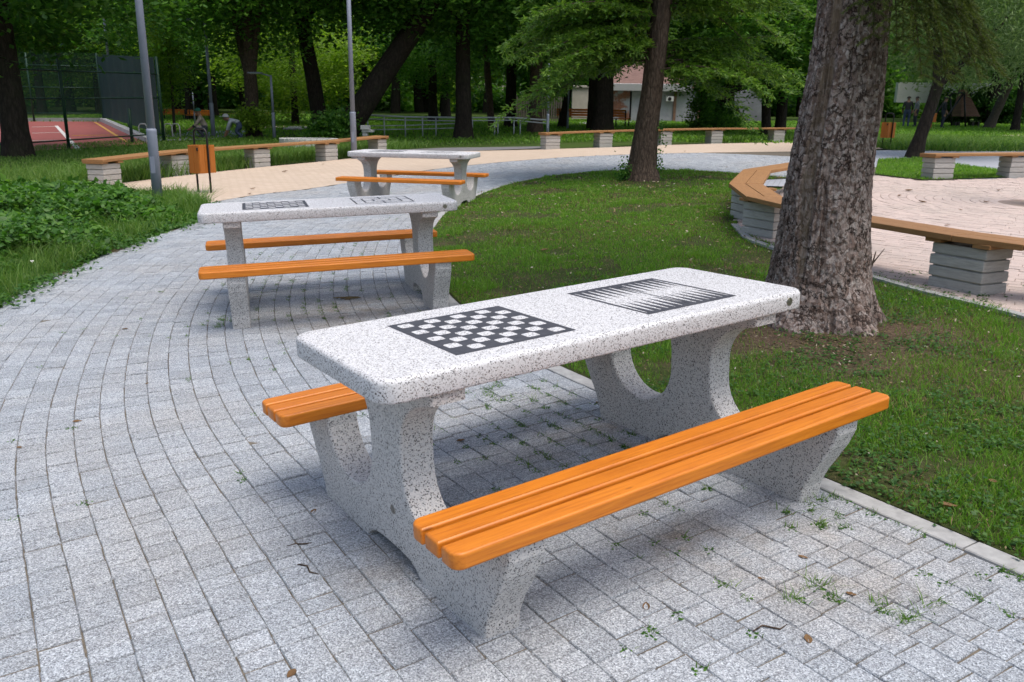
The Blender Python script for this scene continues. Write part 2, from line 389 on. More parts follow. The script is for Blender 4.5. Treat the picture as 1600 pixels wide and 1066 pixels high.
pavers('paved_path',cells,MT_paver)
sheet('path_bed',graypoly,-.006,MT_sand,.5)
# brick pattern sheets for the distant paving
def m_bricksheet(name,a,b,j,rw=.12,rh=.2,jo=.012):
    t=NT(name);v=t.coord();br=t.n('TexBrick',i_Vector=t.n('Mapping',i_Vector=v,i_Rotation=(0,0,.35)).outputs[0],i_Color1=(*a,1),i_Color2=(*b,1),i_Mortar=(*j,1),i_Scale=1.)
    br.inputs['Mortar Size'].default_value=jo;br.inputs['Brick Width'].default_value=rh;br.inputs['Row Height'].default_value=rw
    col=t.mix(t.ramp(t.noise(v,.7,6,.65),[(.4,(0,0,0)),(.75,(.35,.35,.35))]),br.outputs[0],tuple(x*.72 for x in a))
    col=t.mix(t.math('MULTIPLY',t.noise(v,60,4,.7),.35),col,tuple(x*.8 for x in b))
    t.bump(br.outputs[1],-.25,.004)
    return t.fin(col,.88,.2)
MT_gsheet=m_bricksheet('distant grey paving',(.34,.36,.41),(.40,.42,.475),(.20,.20,.20))
MT_bsheet=m_bricksheet('distant sand paving',(.49,.395,.31),(.56,.46,.37),(.42,.335,.265))
sheet('side_path',[(4.2,15.2),(9.05,14.5),(22,15),(30,26),(24,31),(11.3,26.0),(8.6,24.6),(4.2,23.2),(3.2,21.5),(3.2,18.6)],-.008,MT_gsheet,.6)
bpoly=np.vstack([BEIGE,BFAR[::-1],[(-14,11.8),(-9.2,13.35),(-7.1,14.05),(-5.63,14.35),(-5.2,13.3)]])
sheet('sand_path',bpoly,.003,MT_bsheet,.5)
# round sand coloured plaza with ring pavers
PC=np.array([8.05,12.75])
def pz(L): return np.array([G(*p)[:2] for p in L])
PLAZA=np.vstack([pz([(1365,432),(1447,455),(1600,496)]),[(5.6,4.6),(9,4.0),(16,5),(17,14),(14,18.6)],pz([(1600,279),(1444,284),(1367,275),(1310,278),(1228,292),(1172,318),(1150,350),(1165,366),(1200,380),(1270,402)])])
sheet('plaza_bed',PLAZA,.004,m_noise('pink joint sand',(.22,.17,.14),(.34,.27,.23),30,.95,.3),.5)
cells=[];r=.55
while r<9.5:
    n=int(2*math.pi*r/.2);a=np.linspace(0,2*math.pi,n+1)[:-1]+rnd.uniform(0,1);da=2*math.pi/n-.004/r;r0=r+.003;r1=r+.127
    P=lambda aa,rr:PC+rr*np.stack([np.cos(aa),np.sin(aa)],1)
    cells.append(np.stack([P(a,r0),P(a,r1),P(a+da,r1),P(a+da,r0)],1));r+=.13
cells=np.concatenate(cells);cells=cells[inside(cells.mean(1),PLAZA)]
cells=cells[(cells[:,0,0]<12)]
pavers('plaza',cells,m_paver('pinkish sand paver',(.50,.405,.365),(.575,.465,.42),.3),.012)
# lawns (soil the blades grow from)
LAWN=np.vstack([KERB,[(4.3,16.0)],PLAZA[::-1][:9],[(5.6,4.4),(7,2.5),(5.4,-2.6)]])
lawnsoil=sheet('lawn_soil',LAWN,.002,None,.25)
ISL=np.vstack([pz([(1367,273),(1444,282)]),pz([(1600,277)]),[(13.5,17.6)],pz([(1600,271),(1500,258),(1440,247),(1372,250)])])
sheet('small_lawn_soil',ISL,.012,MT_ground,.4)
BANK=np.array([(-14,-4),(-4.2,-4),*[tuple(p) for p in LEFT[1:]],(-5.2,13.3),(-5.63,14.3),(-7.1,14.0),(-9.2,13.3),(-14,11.7)])
sheet('verge_soil',BANK,-.004,MT_soil,.4)
# lawn soil material: brown near the big spruce and along the edges
def m_lawn():
    t=NT('thin lawn over brown soil');v=t.coord()
    n=t.noise(v,2.3,7,.65);n2=t.noise(v,38,5,.7)
    g=t.ramp(n2,[(.3,(.028,.045,.012)),(.6,(.055,.07,.022)),(.8,(.11,.09,.05))])
    d=t.ramp(n2,[(.25,(.050,.034,.022)),(.52,(.115,.080,.054)),(.75,(.24,.18,.13))])
    gd=t.n('VectorMath',operation='DISTANCE',i_0=v,i_1=(2.15,5.55,.1)).outputs['Value']
    gd=t.math('DIVIDE',gd,1.5)
    m=t.math('ADD',t.ramp(gd,[(0,(1,1,1)),(.45,(.8,.8,.8)),(.95,(0,0,0))]),t.ramp(n,[(.50,(0,0,0)),(.74,(.7,.7,.7))]))
    t.bump(n2,.9,.02)
    return t.fin(t.mix(m,g,d),.95,.1)
lawnsoil.data.materials.clear();lawnsoil.data.materials.append(m_lawn())
# kerb stones: one metre pieces
kb=[];kc=offs(KERB,.06);s=np.concatenate([[0],np.cumsum(np.linalg.norm(np.diff(kc,axis=0),axis=1))])
cc=row_cells(KERB,.0,.118,.006,[1.0],np.random.RandomState(1),.001)
bmk=bmesh.new()
segs=[]
A=resample(offs(KERB,.055),.25);T=np.gradient(A,axis=0);T/=np.linalg.norm(T,axis=1)[:,None];N=np.stack([-T[:,1],T[:,0]],1)
i=0
Vk=[];Fk=[]
while i+4<len(A):
    a=A[i:i+5].copy();t_=T[i:i+5];nn=N[i:i+5];a[0]+=t_[0]*.004;a[-1]-=t_[-1]*.004
    z=hz(a[:,0],a[:,1]);b0=len(Vk);dzk=rnd.normal(0,.002)
    for k in range(5):
        for e,dz in((-.050,-.06),(-.050,.000),(-.046,.004),(.046,.004),(.050,.000),(.050,-.06)):
            Vk.append((*(a[k]+nn[k]*e),z[k]+dz+dzk))
    for k in range(4):
        for q in range(5):
            v0=b0+k*6+q;Fk.append((v0,v0+6,v0+7,v0+1))
    for k,rev in((0,0),(4,1)):
        v0=b0+k*6
        for tri in((0,1,2,3),(0,3,4,5)):
            f=[v0+j for j in tri];Fk.append(tuple(f[::-1] if rev else f))
    i+=4
npmesh('kerb',Vk,Fk,MT_kerb)['kind']='structure'
# ------------------------------------------------------------------ picnic tables
TL,TW,TH,TT=1.961,.726,.784,.077;CH_S,CH_C,CH_Y=.489,.418,-.016
BL,BYO,BYI,BH,BT=1.988,.772,.519,.423,.052;SA,SW=.747,.128;ARM,TOE,YC,BTB=.750,.600,.346,.045
def arc(cx,cy,rx,ry,a0,a1,n):
    return [(cx+rx*math.cos(R_(a0+(a1-a0)*k/n)),cy+ry*math.sin(R_(a0+(a1-a0)*k/n))) for k in range(n+1)]
def support_profile():
    B=TH-TT+.004;z1=BH-BT
    half=[(YC,B),(YC,B-BTB)]
    # concave flare from the table down to the waist
    half+=[(.118+(YC-.012-.118)*(1-math.sin(R_(a)))**1.15,B-BTB-.012-.20*(1-math.cos(R_(a)))**.9) for a in range(8,91,9)]
    # column side into the round cut
    half+=[(.118,.40)]+[(.318-.20*math.cos(R_(a)),.375-.19*math.sin(R_(a))) for a in range(0,181,12)]
    half+=[(.522,z1),(ARM,z1),(ARM-.002,z1-.05),(.722,z1-.115),(.682,.185),(.646,.125),(.618,.06),(TOE,-.05)]
    und=[(.20,-.05),(.20,.004),(.175,.028),(.13,.045),(.06,.052)]
    right=half+und
    return right+[(-y,z) for y,z in right[::-1]]
def support_mesh():
    bm=bmesh.new();extrude_poly(bm,support_profile(),'x',-SW/2,SW/2,.009,2)
    me=bpy.data.meshes.new('support');bm.to_mesh(me);bm.free();me.materials.append(MT_terr_leg)
    return me
ME_SUP=support_mesh()
def rrect(hx,hy,r,n=8):
    p=[]
    for cx,cy,a in((hx-r,hy-r,0),(-hx+r,hy-r,90),(-hx+r,-hy+r,180),(hx-r,-hy+r,270)):p+=arc(cx,cy,r,r,a,a+90,n)
    return p
def tabletop():
    bm=bmesh.new();r=.07;rings=[]
    prof=[(.008,0),(.002,.002),(0,.008)]+[(.018-.018*math.cos(R_(a)),TT-.018+.018*math.sin(R_(a))) for a in range(0,91,15)]
    for ins,z in prof:
        rings.append([bm.verts.new((x,y,TH-TT+z)) for x,y in rrect(TL/2-ins,TW/2-ins,r-ins*.6)])
    n=len(rings[0])
    for a,b in zip(rings,rings[1:]):
        for k in range(n):bm.faces.new((a[k],a[(k+1)%n],b[(k+1)%n],b[k])).smooth=True
    bm.faces.new(rings[0][::-1]);bm.faces.new(rings[-1])
    me=bpy.data.meshes.new('tabletop');bm.to_mesh(me);bm.free();me.materials.append(MT_terr);return me
ME_TOP=tabletop()
def quadz(bm,x0,y0,x1,y1,z,mi=0):
    f=bm.faces.new([bm.verts.new(p) for p in((x0,y0,z),(x1,y0,z),(x1,y1,z),(x0,y1,z))]);f.material_index=mi
def chess():
    bm=bmesh.new();s=CH_S;q=s/2;z=TH+.0010;quadz(bm,-q,-q,q,q,z);b=.022;c=(s-2*b)/8
    for i in range(8):
        for j in range(8):
            if (i+j)%2==0:
                cx=-q+b+(i+.5)*c;cy=q-b-(j+.5)*c;h=c/2-.0022
                f=bm.faces.new([bm.verts.new((cx+x,cy+y,z+.0008)) for x,y in rrect(h,h,.0085,3)]);f.material_index=1
    me=bpy.data.meshes.new('chessboard');bm.to_mesh(me);bm.free();me.materials.append(MT_dark);me.materials.append(MT_terr);return me
def gammon():
    bm=bmesh.new();q=CH_S/2;z=TH+.0010
    quadz(bm,-q,q-.028,q,q,z);quadz(bm,-q,-q,q,-q+.028,z);quadz(bm,-q,-q+.028,-q+.014,q-.028,z);quadz(bm,q-.014,-q+.028,q,q-.028,z)
    quadz(bm,-.003,-q+.028,.003,q-.028,z);n=12;wd=(2*q-.034)/n
    for i in range(n):
        x=-q+.017+(i+.5)*wd
        for sg in(1,-1):
            y0=sg*(q-.028);L=.185
            vs=[bm.verts.new((x-wd*.40,y0,z)),bm.verts.new((x+wd*.40,y0,z)),bm.verts.new((x,y0-sg*L,z))]
            bm.faces.new(vs if sg<0 else vs[::-1])
    bmesh.ops.recalc_face_normals(bm,faces=bm.faces[:])
    for f in bm.faces:
        if f.normal.z<0:f.normal_flip()
    me=bpy.data.meshes.new('backgammon_board');bm.to_mesh(me);bm.free();me.materials.append(MT_dark);return me
def mill():
    bm=bmesh.new();z=TH+.0010;t=.014
    for h in(.232,.152,.072):
        quadz(bm,-h,h-t,h,h,z);quadz(bm,-h,-h,h,-h+t,z);quadz(bm,-h,-h+t,-h+t,h-t,z);quadz(bm,h-t,-h+t,h,h-t,z)
    for a,b in((.072,.145),(.152,.225)):
        quadz(bm,a,-t/2,b,t/2,z);quadz(bm,-b,-t/2,-a,t/2,z);quadz(bm,-t/2,a,t/2,b,z);quadz(bm,-t/2,-b,t/2,-a,z)
    me=bpy.data.meshes.new('mill_board');bm.to_mesh(me);bm.free();me.materials.append(MT_dark);return me
ME_CH,ME_BG,ME_ML=chess(),gammon(),mill()
def slat(y0,y1,outer):
    """outer: +1/-1 which side carries the big rounded corner, 0 none"""
    bm=bmesh.new();h=BL/2;r=.034;p=[]
    def corner(x,y,sx,sy,rr):
        cx=x-sx*rr;cy=y-sy*rr;a0={(1,1):0,(-1,1):90,(-1,-1):180,(1,-1):270}[(sx,sy)];p.extend(arc(cx,cy,rr,rr,a0,a0+90,6 if rr>.01 else 2))
    for sx,sy in((1,1),(-1,1),(-1,-1),(1,-1)):corner(sx*h,y1 if sy>0 else y0,sx,sy,r if sy==outer else .005)
    extrude_poly(bm,p,'z',BH-BT,BH,.009,4)
    me=bpy.data.meshes.new('slat');bm.to_mesh(me);bm.free();me.materials.append(MT_orange)
    me.polygons.foreach_set('use_smooth',[len(q.vertices)<=4 and q.area<.02 for q in me.polygons]);return me
wsl=(BYO-BYI-2*.017)/3
ME_SL=[slat(BYI+k*(wsl+.017),BYI+k*(wsl+.017)+wsl,(-1,0,1)[k]) for k in range(3)]   # three slats, the outer two with rounded corners
def disc(name,r,d,mat):
    bm=bmesh.new();tube(bm,[(0,0,-.01),(0,0,d)],r,20);tube(bm,[(0,0,d),(0,0,d+.001)],r*.55,14)
    me=bpy.data.meshes.new(name);bm.to_mesh(me);bm.free();me.materials.append(mat);return me
ME_BOLT=disc('bolt',.017,.002,MT_steel)
def part(name,me,parent,loc=(0,0,0),rot=(0,0,0)):
    o=bpy.data.objects.new(name,me);link(o,parent);o.location=loc;o.rotation_euler=rot;return o
def picnic_table(label,loc,rot,right):
    t=thing('picnic_table',label,'picnic table',loc,rot,'concrete game tables along the grey path')
    top=part('tabletop',ME_TOP,t)
    part('chessboard',ME_CH,top,(-CH_C,CH_Y,0));part(right.name,right,top,(CH_C,CH_Y,0))
    part('bolt_cap',ME_BOLT,top,(.865,-TW/2,TH-.037),(R_(90),0,0))
    for s_ in(-1,1):
        sp_=part('support',ME_SUP,t,(s_*SA,0,0))
        part('bolt_cap',ME_BOLT,sp_,(s_*SW/2,-.03,.20),(0,s_*R_(90),0))
    for s_ in(-1,1):
        b=bpy.data.objects.new('bench_seat',ME_SL[1]);link(b,t)
        for k in(0,2):part('slat',ME_SL[k],b)
        if s_<0:b.rotation_euler=(0,0,math.pi)
    return t
picnic_table('large front concrete table with a chessboard and a backgammon board on its top',(.2476,3.1066,0),(-.0161,-.0363,.6108),ME_BG)
picnic_table('middle concrete table on the curved grey path, chessboard left and mill board right',(-1.458,6.645,.046),(.004,-.031,.312),ME_ML)
picnic_table('small distant concrete table where the grey path meets the sand coloured paving',(-1.555,13.11,h1(-1.555,13.11)+.01),(.02,.0,-.240),ME_ML)
# ------------------------------------------------------------------ plank benches on concrete blocks
def block_mesh(w_=.5,d=.33,n=4,h=.42,seed=0):
    bm=bmesh.new();r=random.Random(seed);c=h/n
    for k in range(n):
        box(bm,(r.uniform(-.006,.006),r.uniform(-.006,.006),c*(k+.5)),(w_+r.uniform(-.008,.008),d+r.uniform(-.008,.008),c-.013),r.uniform(-.012,.012),.008)
    box(bm,(0,0,h/2-.02),(w_-.05,d-.05,h-.03));box(bm,(0,0,-.04),(w_-.01,d-.01,.1))
    me=bpy.data.meshes.new('block');bm.to_mesh(me);bm.free();me.materials.append(MT_block);return me
ME_BLK=[block_mesh(seed=k) for k in range(4)]
def plank_bench(label,edge,inward,blocks,seat=.475,wd=.43,group='long plank benches on concrete blocks',th=.05,over=True):
    """edge: world xy of the front edge of the seat, one plank pair per segment; blocks: list of (xy, rz)"""
    E=np.array(edge,float);n=len(E)
    t=thing('plank_bench',label,'bench',(E[0][0],E[0][1],h1(*E[0])),group=group)
    T=np.diff(E,axis=0);T/=np.linalg.norm(T,axis=1)[:,None];Ns=np.stack([-T[:,1],T[:,0]],1)*inward
    mit=[]
    for i in range(n):
        if i==0:m=Ns[0]
        elif i==n-1:m=Ns[-1]
        else:
            m=Ns[i-1]+Ns[i];m=m/np.linalg.norm(m);m=m/max(.5,m@Ns[i])
        mit.append(m)
    o0=np.array(t.location)
    rr=random.Random(len(E))
    for i in range(n-1):
        for k,(a,b) in enumerate(((0,wd/2-.004),(wd/2+.004,wd))):
            dj=rr.uniform(-.004,.004)
            q=[E[i]+mit[i]*a+T[i]*.003,E[i+1]+mit[i+1]*a-T[i]*.003,E[i+1]+mit[i+1]*b-T[i]*.003,E[i]+mit[i]*b+T[i]*.003]
            L=np.linalg.norm(E[i+1]-E[i]);mid=(E[i]+E[i+1])/2;ang=math.atan2(T[i][1],T[i][0])
            zl=[h1(*p)+seat+dj for p in(E[i],E[i+1])];ca,sa=math.cos(ang),math.sin(ang)
            bm=bmesh.new();zm=(zl[0]+zl[1])/2;zs=[zl[0]-zm,zl[1]-zm,zl[1]-zm,zl[0]-zm]
            loc=lambda p,z:(ca*(p[0]-mid[0])+sa*(p[1]-mid[1]),-sa*(p[0]-mid[0])+ca*(p[1]-mid[1]),z)
            A=[bm.verts.new(loc(p,z-th)) for p,z in zip(q,zs)];B=[bm.verts.new(loc(p,z)) for p,z in zip(q,zs)]
            bm.faces.new(A[::-1]);bm.faces.new(B)
            for j in range(4):bm.faces.new((A[j],A[(j+1)%4],B[(j+1)%4],B[j]))
            bmesh.ops.recalc_face_normals(bm,faces=bm.faces[:])
            bmesh.ops.bevel(bm,geom=bm.edges[:],offset=.005,segments=2,affect='EDGES',profile=.5)
            o=obj('plank',bm,MT_plank,t);o.location=Vector((mid[0],mid[1],zm))-t.location;o.rotation_euler=(0,0,ang)
    for i,(p,rz) in enumerate(blocks):
        g=h1(*p)
        o=part('concrete_block',ME_BLK[i%4],t,Vector((p[0],p[1],g))-t.location,(0,0,rz));o.scale=(1,1,(seat-th-.036)/.42)
        for e in(-.22,.22):
            bm=bmesh.new();box(bm,(0,0,0),(.15,wd*.94,.034),0,.003)
            w3=obj('bearer',bm,MT_plank,t);w3.location=Vector((p[0]+math.cos(rz)*e,p[1]+math.sin(rz)*e,g+seat-th-.0185))-t.location;w3.rotation_euler=(0,0,rz)
    return t
def gl(L,dz=0.):return [G(*p,dz)[:2] for p in L]
def block_row(base,inward,depth=.33,fwd=.05,ends=(.30,.30)):
    """base: ground points at the foot of each block's front face -> edge points and block placements"""
    P=np.array(base);T=np.gradient(P,axis=0);T/=np.linalg.norm(T,axis=1)[:,None];N=np.stack([-T[:,1],T[:,0]],1)*inward
    bl=[(p+nn*depth/2,math.atan2(t_[1],t_[0])) for p,t_,nn in zip(P,T,N)]
    E=P-N*fwd;E[0]=E[0]-T[0]*ends[0];E[-1]=E[-1]+T[-1]*ends[1]
    return E,bl
E_,B_=block_row(gl([(178,290.5),(284,273.5),(411,261),(519,251),(598,240.5)]),1)
plank_bench('curved plank bench running from behind the grey lamp post to the far table',E_,1,B_,.49)
E_,B_=block_row(gl([(864,233.5),(947,229.5),(1041,225.6),(1120,223.4),(1217,222.0),(1300,221)]),1)
plank_bench('long straight plank bench beyond the sand path, behind the fir trunk',E_,1,B_,.49)
E_,B_=block_row(gl([(1473,280.5),(1592,278.2),(1720,276)]),1)
plank_bench('plank bench on concrete blocks beside the small lawn at the back of the round plaza',E_,1,B_,.50)
oe=gl([(1240,252.5),(1161,264.5),(1139,286),(1167,307),(1285,335),(1487,368),(1600,383),(1735,390)],.475)
OE=np.array(oe)
b1=G(1160,344)[:2]+np.array([.12,.1]);b2=G(1196,372)[:2]+np.array([.06,.16])
bn=[(b1,R_(100)),(b2,R_(118)),(np.array(G(1541,466)[:2])+np.array([-.02,.30]),math.atan2(*(OE[5]-OE[4])[::-1])),(OE[0]+np.array([.35,-.2]),.4),(OE[4]+np.array([.2,.2]),R_(140)),(OE[6]+np.array([.9,.05]),math.atan2(*(OE[7]-OE[6])[::-1]))]
plank_bench('angular plank bench wrapping round the plaza behind the big spruce trunk',OE,1,bn,.475,.42)
# concrete edging strip of the plaza by the spruce
def strip(name,P,wd,h,mat,dz=0.,kind=None):
    P=np.asarray(P,float);T=np.gradient(P,axis=0);T/=np.linalg.norm(T,axis=1)[:,None];N=np.stack([-T[:,1],T[:,0]],1)
    V=[];Fc=[]
    for i in range(len(P)):
        z=h1(*P[i])+dz
        for e,q in((-wd/2,-.06),(-wd/2,h),(wd/2,h),(wd/2,-.06)):V.append((*(P[i]+N[i]*e),z+q))
    for i in range(len(P)-1):
        for k in range(3):Fc.append((i*4+k,i*4+4+k,i*4+5+k,i*4+1+k))
    Fc+=[(0,1,2,3),(len(V)-1,len(V)-2,len(V)-3,len(V)-4)]
    o=npmesh(name,V,Fc,mat)
    if kind:o['kind']=kind
    return o
strip('plaza_kerb',resample(pz([(1150,352),(1172,375),(1222,392),(1290,412),(1365,434),(1447,457),(1545,480),(1640,506)]),.3)+np.array([-.03,-.04]),.09,.025,MT_kerb,0,'structure')
# column at the plaza centre, cut by the picture edge
bm=bmesh.new();pc=np.array([8.02,12.66]);
tube(bm,[(0,0,-.05),(0,0,.02),(0,0,.025),(0,0,3.2),(0,0,3.25)],[.30,.30,.24,.24,.22],32)
o=obj('column',bm,m_plain('pale galvanised steel',(.45,.44,.42),.5,.3),smooth=False);o.location=(pc[0]+.10,pc[1],h1(*pc));tag(o,'pale round metal column standing on the plaza at the right edge of the photo','column')
# ------------------------------------------------------------------ bins
def bin_thing(label,loc,rz):
    t=thing('litter_bin',label,'litter bin',loc,(0,0,rz),'orange slatted litter bins')
    bm=bmesh.new();wd=.145
    p=[(-wd,0,-.1),(-wd,0,.98)]+[(-wd+.09-.09*math.cos(R_(a)),0,.98+.10*math.sin(R_(a))) for a in(30,60,90)]+[(wd-.09+.09*math.sin(R_(a)),0,.98+.10*math.cos(R_(a))) for a in(0,30,60,90)]+[(wd,0,-.1)]
    tube(bm,p,.018,12);obj('post_frame',bm,MT_black,t)
    bm=bmesh.new();box(bm,(0,0,.56),(.215,.32,.42),0,.004);obj('bin_liner',bm,MT_black,t)
    for sx,sy,hw_,rr in((0,-1,.12,0),(0,1,.12,0),(1,0,.18,90),(-1,0,.18,90)):
        bm=bmesh.new();n_=2 if rr==0 else 3;pw=2*hw_/n_
        for k in range(n_):box(bm,((k-(n_-1)/2)*pw,0,0),(pw-.006,.018,.47),0,.004)
        s_=obj('slat_panel',bm,MT_binwood,t);s_.location=(sx*.118,sy*.180,.57);s_.rotation_euler=(0,0,R_(rr))
    bm=bmesh.new();box(bm,(.10,-.196,.74),(.03,.02,.05),0,.004);obj('latch',bm,MT_black,t)
    return t
g=G(320,301);bin_thing('orange slatted litter bin on black posts beside the grey lamp post at the left',tuple(g),R_(-24))
g=G(1384,232.5);bin_thing('orange slatted litter bin in the grass just right of the big spruce trunk',tuple(g),R_(-60))
# ------------------------------------------------------------------ lamp posts
def lamp(label,base,y,rad,joint=1.08,hgt=5.2,arm=True,armdir=-1,name='street_lamp'):
    g=np.array(base);t=thing(name,label,'street lamp' if arm else 'post',tuple(g),(0,0,0),'grey street lamps in the park' if arm else None)
    bm=bmesh.new();tube(bm,[(0,0,-.2),(0,0,joint-.03),(0,0,joint),(0,0,joint+.015)],[rad,rad,rad,rad*.8],20)
    box(bm,(0,-rad,.55),(rad*.9,.012,.26),0,.003);obj('lamp_base',bm,MT_lamp,t)
    bm=bmesh.new();tube(bm,[(0,0,joint),(0,0,hgt)],[rad*.80,rad*.62],18);obj('pole',bm,MT_lamp,t)
    if not arm:return
    bm=bmesh.new();tube(bm,[(0,0,hgt-.03),(armdir*.35,0,hgt+.05)],rad*.4,10);box(bm,(armdir*.55,0,hgt+.07),(.5,.2,.05),0,.015);obj('lamp_head',bm,MT_lamp,t)
    bm=bmesh.new();box(bm,(armdir*.57,0,hgt+.042),(.36,.14,.012));obj('diffuser',bm,m_plain('frosted lamp glass',(.7,.7,.68),.3),t)
def gy(px,py):return G(px,py)
lamp('tall grey lamp post rising out of the weeds beside the orange bin at the left',gy(247,312),0,.078,1.10)
lamp('slender grey lamp post standing in front of the leaning dark tree trunk',AT(552.5,218,22.2)*[1,1,0]+[0,0,h1(*AT(552.5,218,22.2)[:2])],0,.078,1.18)
lamp('thin dark grey lamp post behind the bending worker',AT(334,215,31)*[1,1,0]+[0,0,h1(*AT(334,215,31)[:2])],0,.075,1.2,3.98)
lamp('small thin lamp post with its head in view on the far green between two trunks',AT(429,217,30.7)*[1,1,0]+[0,0,h1(*AT(429,217,30.7)[:2])],0,.06,.9,2.2)
g=AT(887,196,40);lamp('thin post beside the far orange bench under the fir boughs',(g[0],g[1],h1(g[0],g[1])),0,.05,.8,2.3,False,1,'thin_post')
g=AT(855.5,206,30);lamp('dark slim post at the right end of the ramp railing',(g[0],g[1],h1(g[0],g[1])),0,.05,.9,2.6,False,1,'thin_post')
g=AT(306,206,37);lamp('short thin pale post far behind the orange bin',(g[0],g[1],h1(g[0],g[1])),0,.035,.6,1.5,False,1,'thin_post')
g=AT(180,190,44);lamp('high floodlight mast behind the dark sports screen',(g[0],g[1],h1(g[0],g[1])),0,.09,1.2,6.4,True,1)
# ------------------------------------------------------------------ sports court
MT_court=m_noise('red acrylic court',(.26,.075,.068),(.32,.10,.09),2.5,.8,.1)
MT_line=m_noise('worn white court paint',(.55,.54,.52),(.72,.71,.7),20,.8,.0)
MT_yline=m_noise('yellow court paint',(.55,.30,.08),(.65,.38,.10),20,.8,.0)
CP=np.array(gl([(30,238),(243,225),(162,190.5),(-60,190.5)]))
sheet('court',np.vstack([CP[:3],CP[3:]]),.015,MT_court,1.0)
def line(name,a,b,wd,mat,dz=.02):
    P=resample(np.array([G(*a)[:2],G(*b)[:2]]),.8);o=strip(name,P,wd,.0,mat,dz,'structure')
line('court_line',(88,197.5),(122,233),.13,MT_line,.024)
for a,b in(((50,221),(106,220)),((50,209),(95,208)),((50,199.5),(90,198.5))):line('court_line',a,b,.06,MT_line,.028)
line('court_line',(148,191.5),(200,224),.10,MT_yline,.026)
line('court_line',(112,213),(185,212),.05,MT_yline,.030)
GR=MT_green=m_plain('dark green steel',(.012,.045,.028),.5,.2)
MT_wall=m_noise('pale plinth wall',(.42,.42,.41),(.56,.56,.55),6,.9,.2)
def wallstrip(name,label,cat,A,B,h,th,mat):
    P=resample(np.array([A,B]),1.);o=strip(name,P,th,h,mat);return tag(o,label,cat)
wallstrip('low_wall','low pale wall along the far end of the red court','wall',G(-60,190)[:2],G(160,190)[:2],.17,.25,MT_wall)
wallstrip('low_wall','low pale wall along the right side of the red court','wall',G(161,190.5)[:2],G(236,224)[:2],.17,.25,MT_wall)
def m_net(name,c,alpha):
    t=NT(name);v=t.coord();n=t.noise(v,1.5,4);tr=t.n('BsdfTransparent');t.fin(t.mix(n,c,tuple(x*1.4 for x in c)),.7,.2)
    mx=t.n('MixShader',i_0=t.math('ADD',alpha,t.math('MULTIPLY',n,.1)),i_1=tr.outputs[0],i_2=t.b.outputs[0]);t.l(mx.outputs[0],t.out.inputs[0]);return t.m
MT_mesh=m_net('green wire mesh',(.02,.05,.035),.16);MT_screen=m_net('dark windscreen fabric',(.009,.026,.033),.92)
def fence(label,pts,hh,rails,group,mesh=True,posts=True):
    """pts: ground xy list, one post at each"""
    P=np.array(pts);t=thing('sports_fence',label,'fence',(P[0][0],P[0][1],h1(*P[0])),group=group);o0=np.array(t.location)
    zz=[h1(*p) for p in P]
    for p,z in zip(P,zz):
        bm=bmesh.new();tube(bm,[(0,0,-.2),(0,0,hh),(0,0,hh+.01)],[.045,.045,.02],10);o=obj('post',bm,GR,t);o.location=np.array([p[0],p[1],z])-o0
    for i in range(len(P)-1):
        for r_ in rails:
            bm=bmesh.new();a=np.array([*P[i],zz[i]+r_])-o0;b=np.array([*P[i+1],zz[i+1]+r_])-o0;tube(bm,[a,b],.022,8);obj('rail',bm,GR,t)
        if mesh:
            bm=bmesh.new();q=[bm.verts.new(np.array([*P[k],zz[k]+z])-o0) for k,z in((i,.05),(i+1,.05),(i+1,hh),(i,hh))];bm.faces.new(q);obj('wire_mesh',bm,MT_mesh,t)
    return t
fa=G(108,233)[:2];fb=G(256,221)[:2];fl=fa+(fa-fb)*1.3
HF=lambda px,base,top:(base-top)*G(px,base)[1]/F
hf=HF(108,233,91)
fence('near green wire fence of the red sports court, left of the lamp post',[fl,fa,fb],hf,[.25,hf*.52,hf*.80],'green court fences')
fe=G(162,190.5)[:2];ff=G(-60,190.5)[:2]
fence('far green wire fence behind the red sports court',[ff,(ff+fe)/2,fe],3.2,[.4,1.6,2.6],'green court fences')
# dark screen hung along the right side of the court
t=thing('wind_screen','dark blue green fabric screen on posts along the right side of the red court','screen',(fe[0],fe[1],h1(*fe)))
A_,B2=np.array(fe),np.array(G(252,221)[:2]);o0=np.array(t.location)
bm=bmesh.new();n=24;rows=[]
zt0=(190.5-94)*A_[1]/F;zt1=(221-100)*B2[1]/F
for i in range(n+1):
    p=A_+(B2-A_)*i/n;zb=h1(*p);top=zt0+(zt1-zt0)*i/n;off=.05*math.sin(i*1.7)
    rows.append([bm.verts.new(np.array([p[0]+off,p[1],zb+.25+(top-.25)*k/4])-o0) for k in range(5)])
for a,b in zip(rows,rows[1:]):
    for k in range(4):bm.faces.new((a[k],b[k],b[k+1],a[k+1]))
obj('screen_fabric',bm,MT_screen,t,True)
for f_ in(0,.5,1):
    p=A_+(B2-A_)*f_;bm=bmesh.new();tube(bm,[(0,0,-.1),(0,0,zt0+(zt1-zt0)*f_)],.045,10);o=obj('post',bm,GR,t);o.location=np.array([p[0]+.10,p[1],h1(*p)])-o0
bm=bmesh.new();pA=G(207,224)
tube(bm,[(0,0,-.1),(0,0,51*pA[1]/F)],.05,10);o=obj('short_post',bm,GR);o.location=pA;tag(o,'short dark green post in front of the dark screen','post')
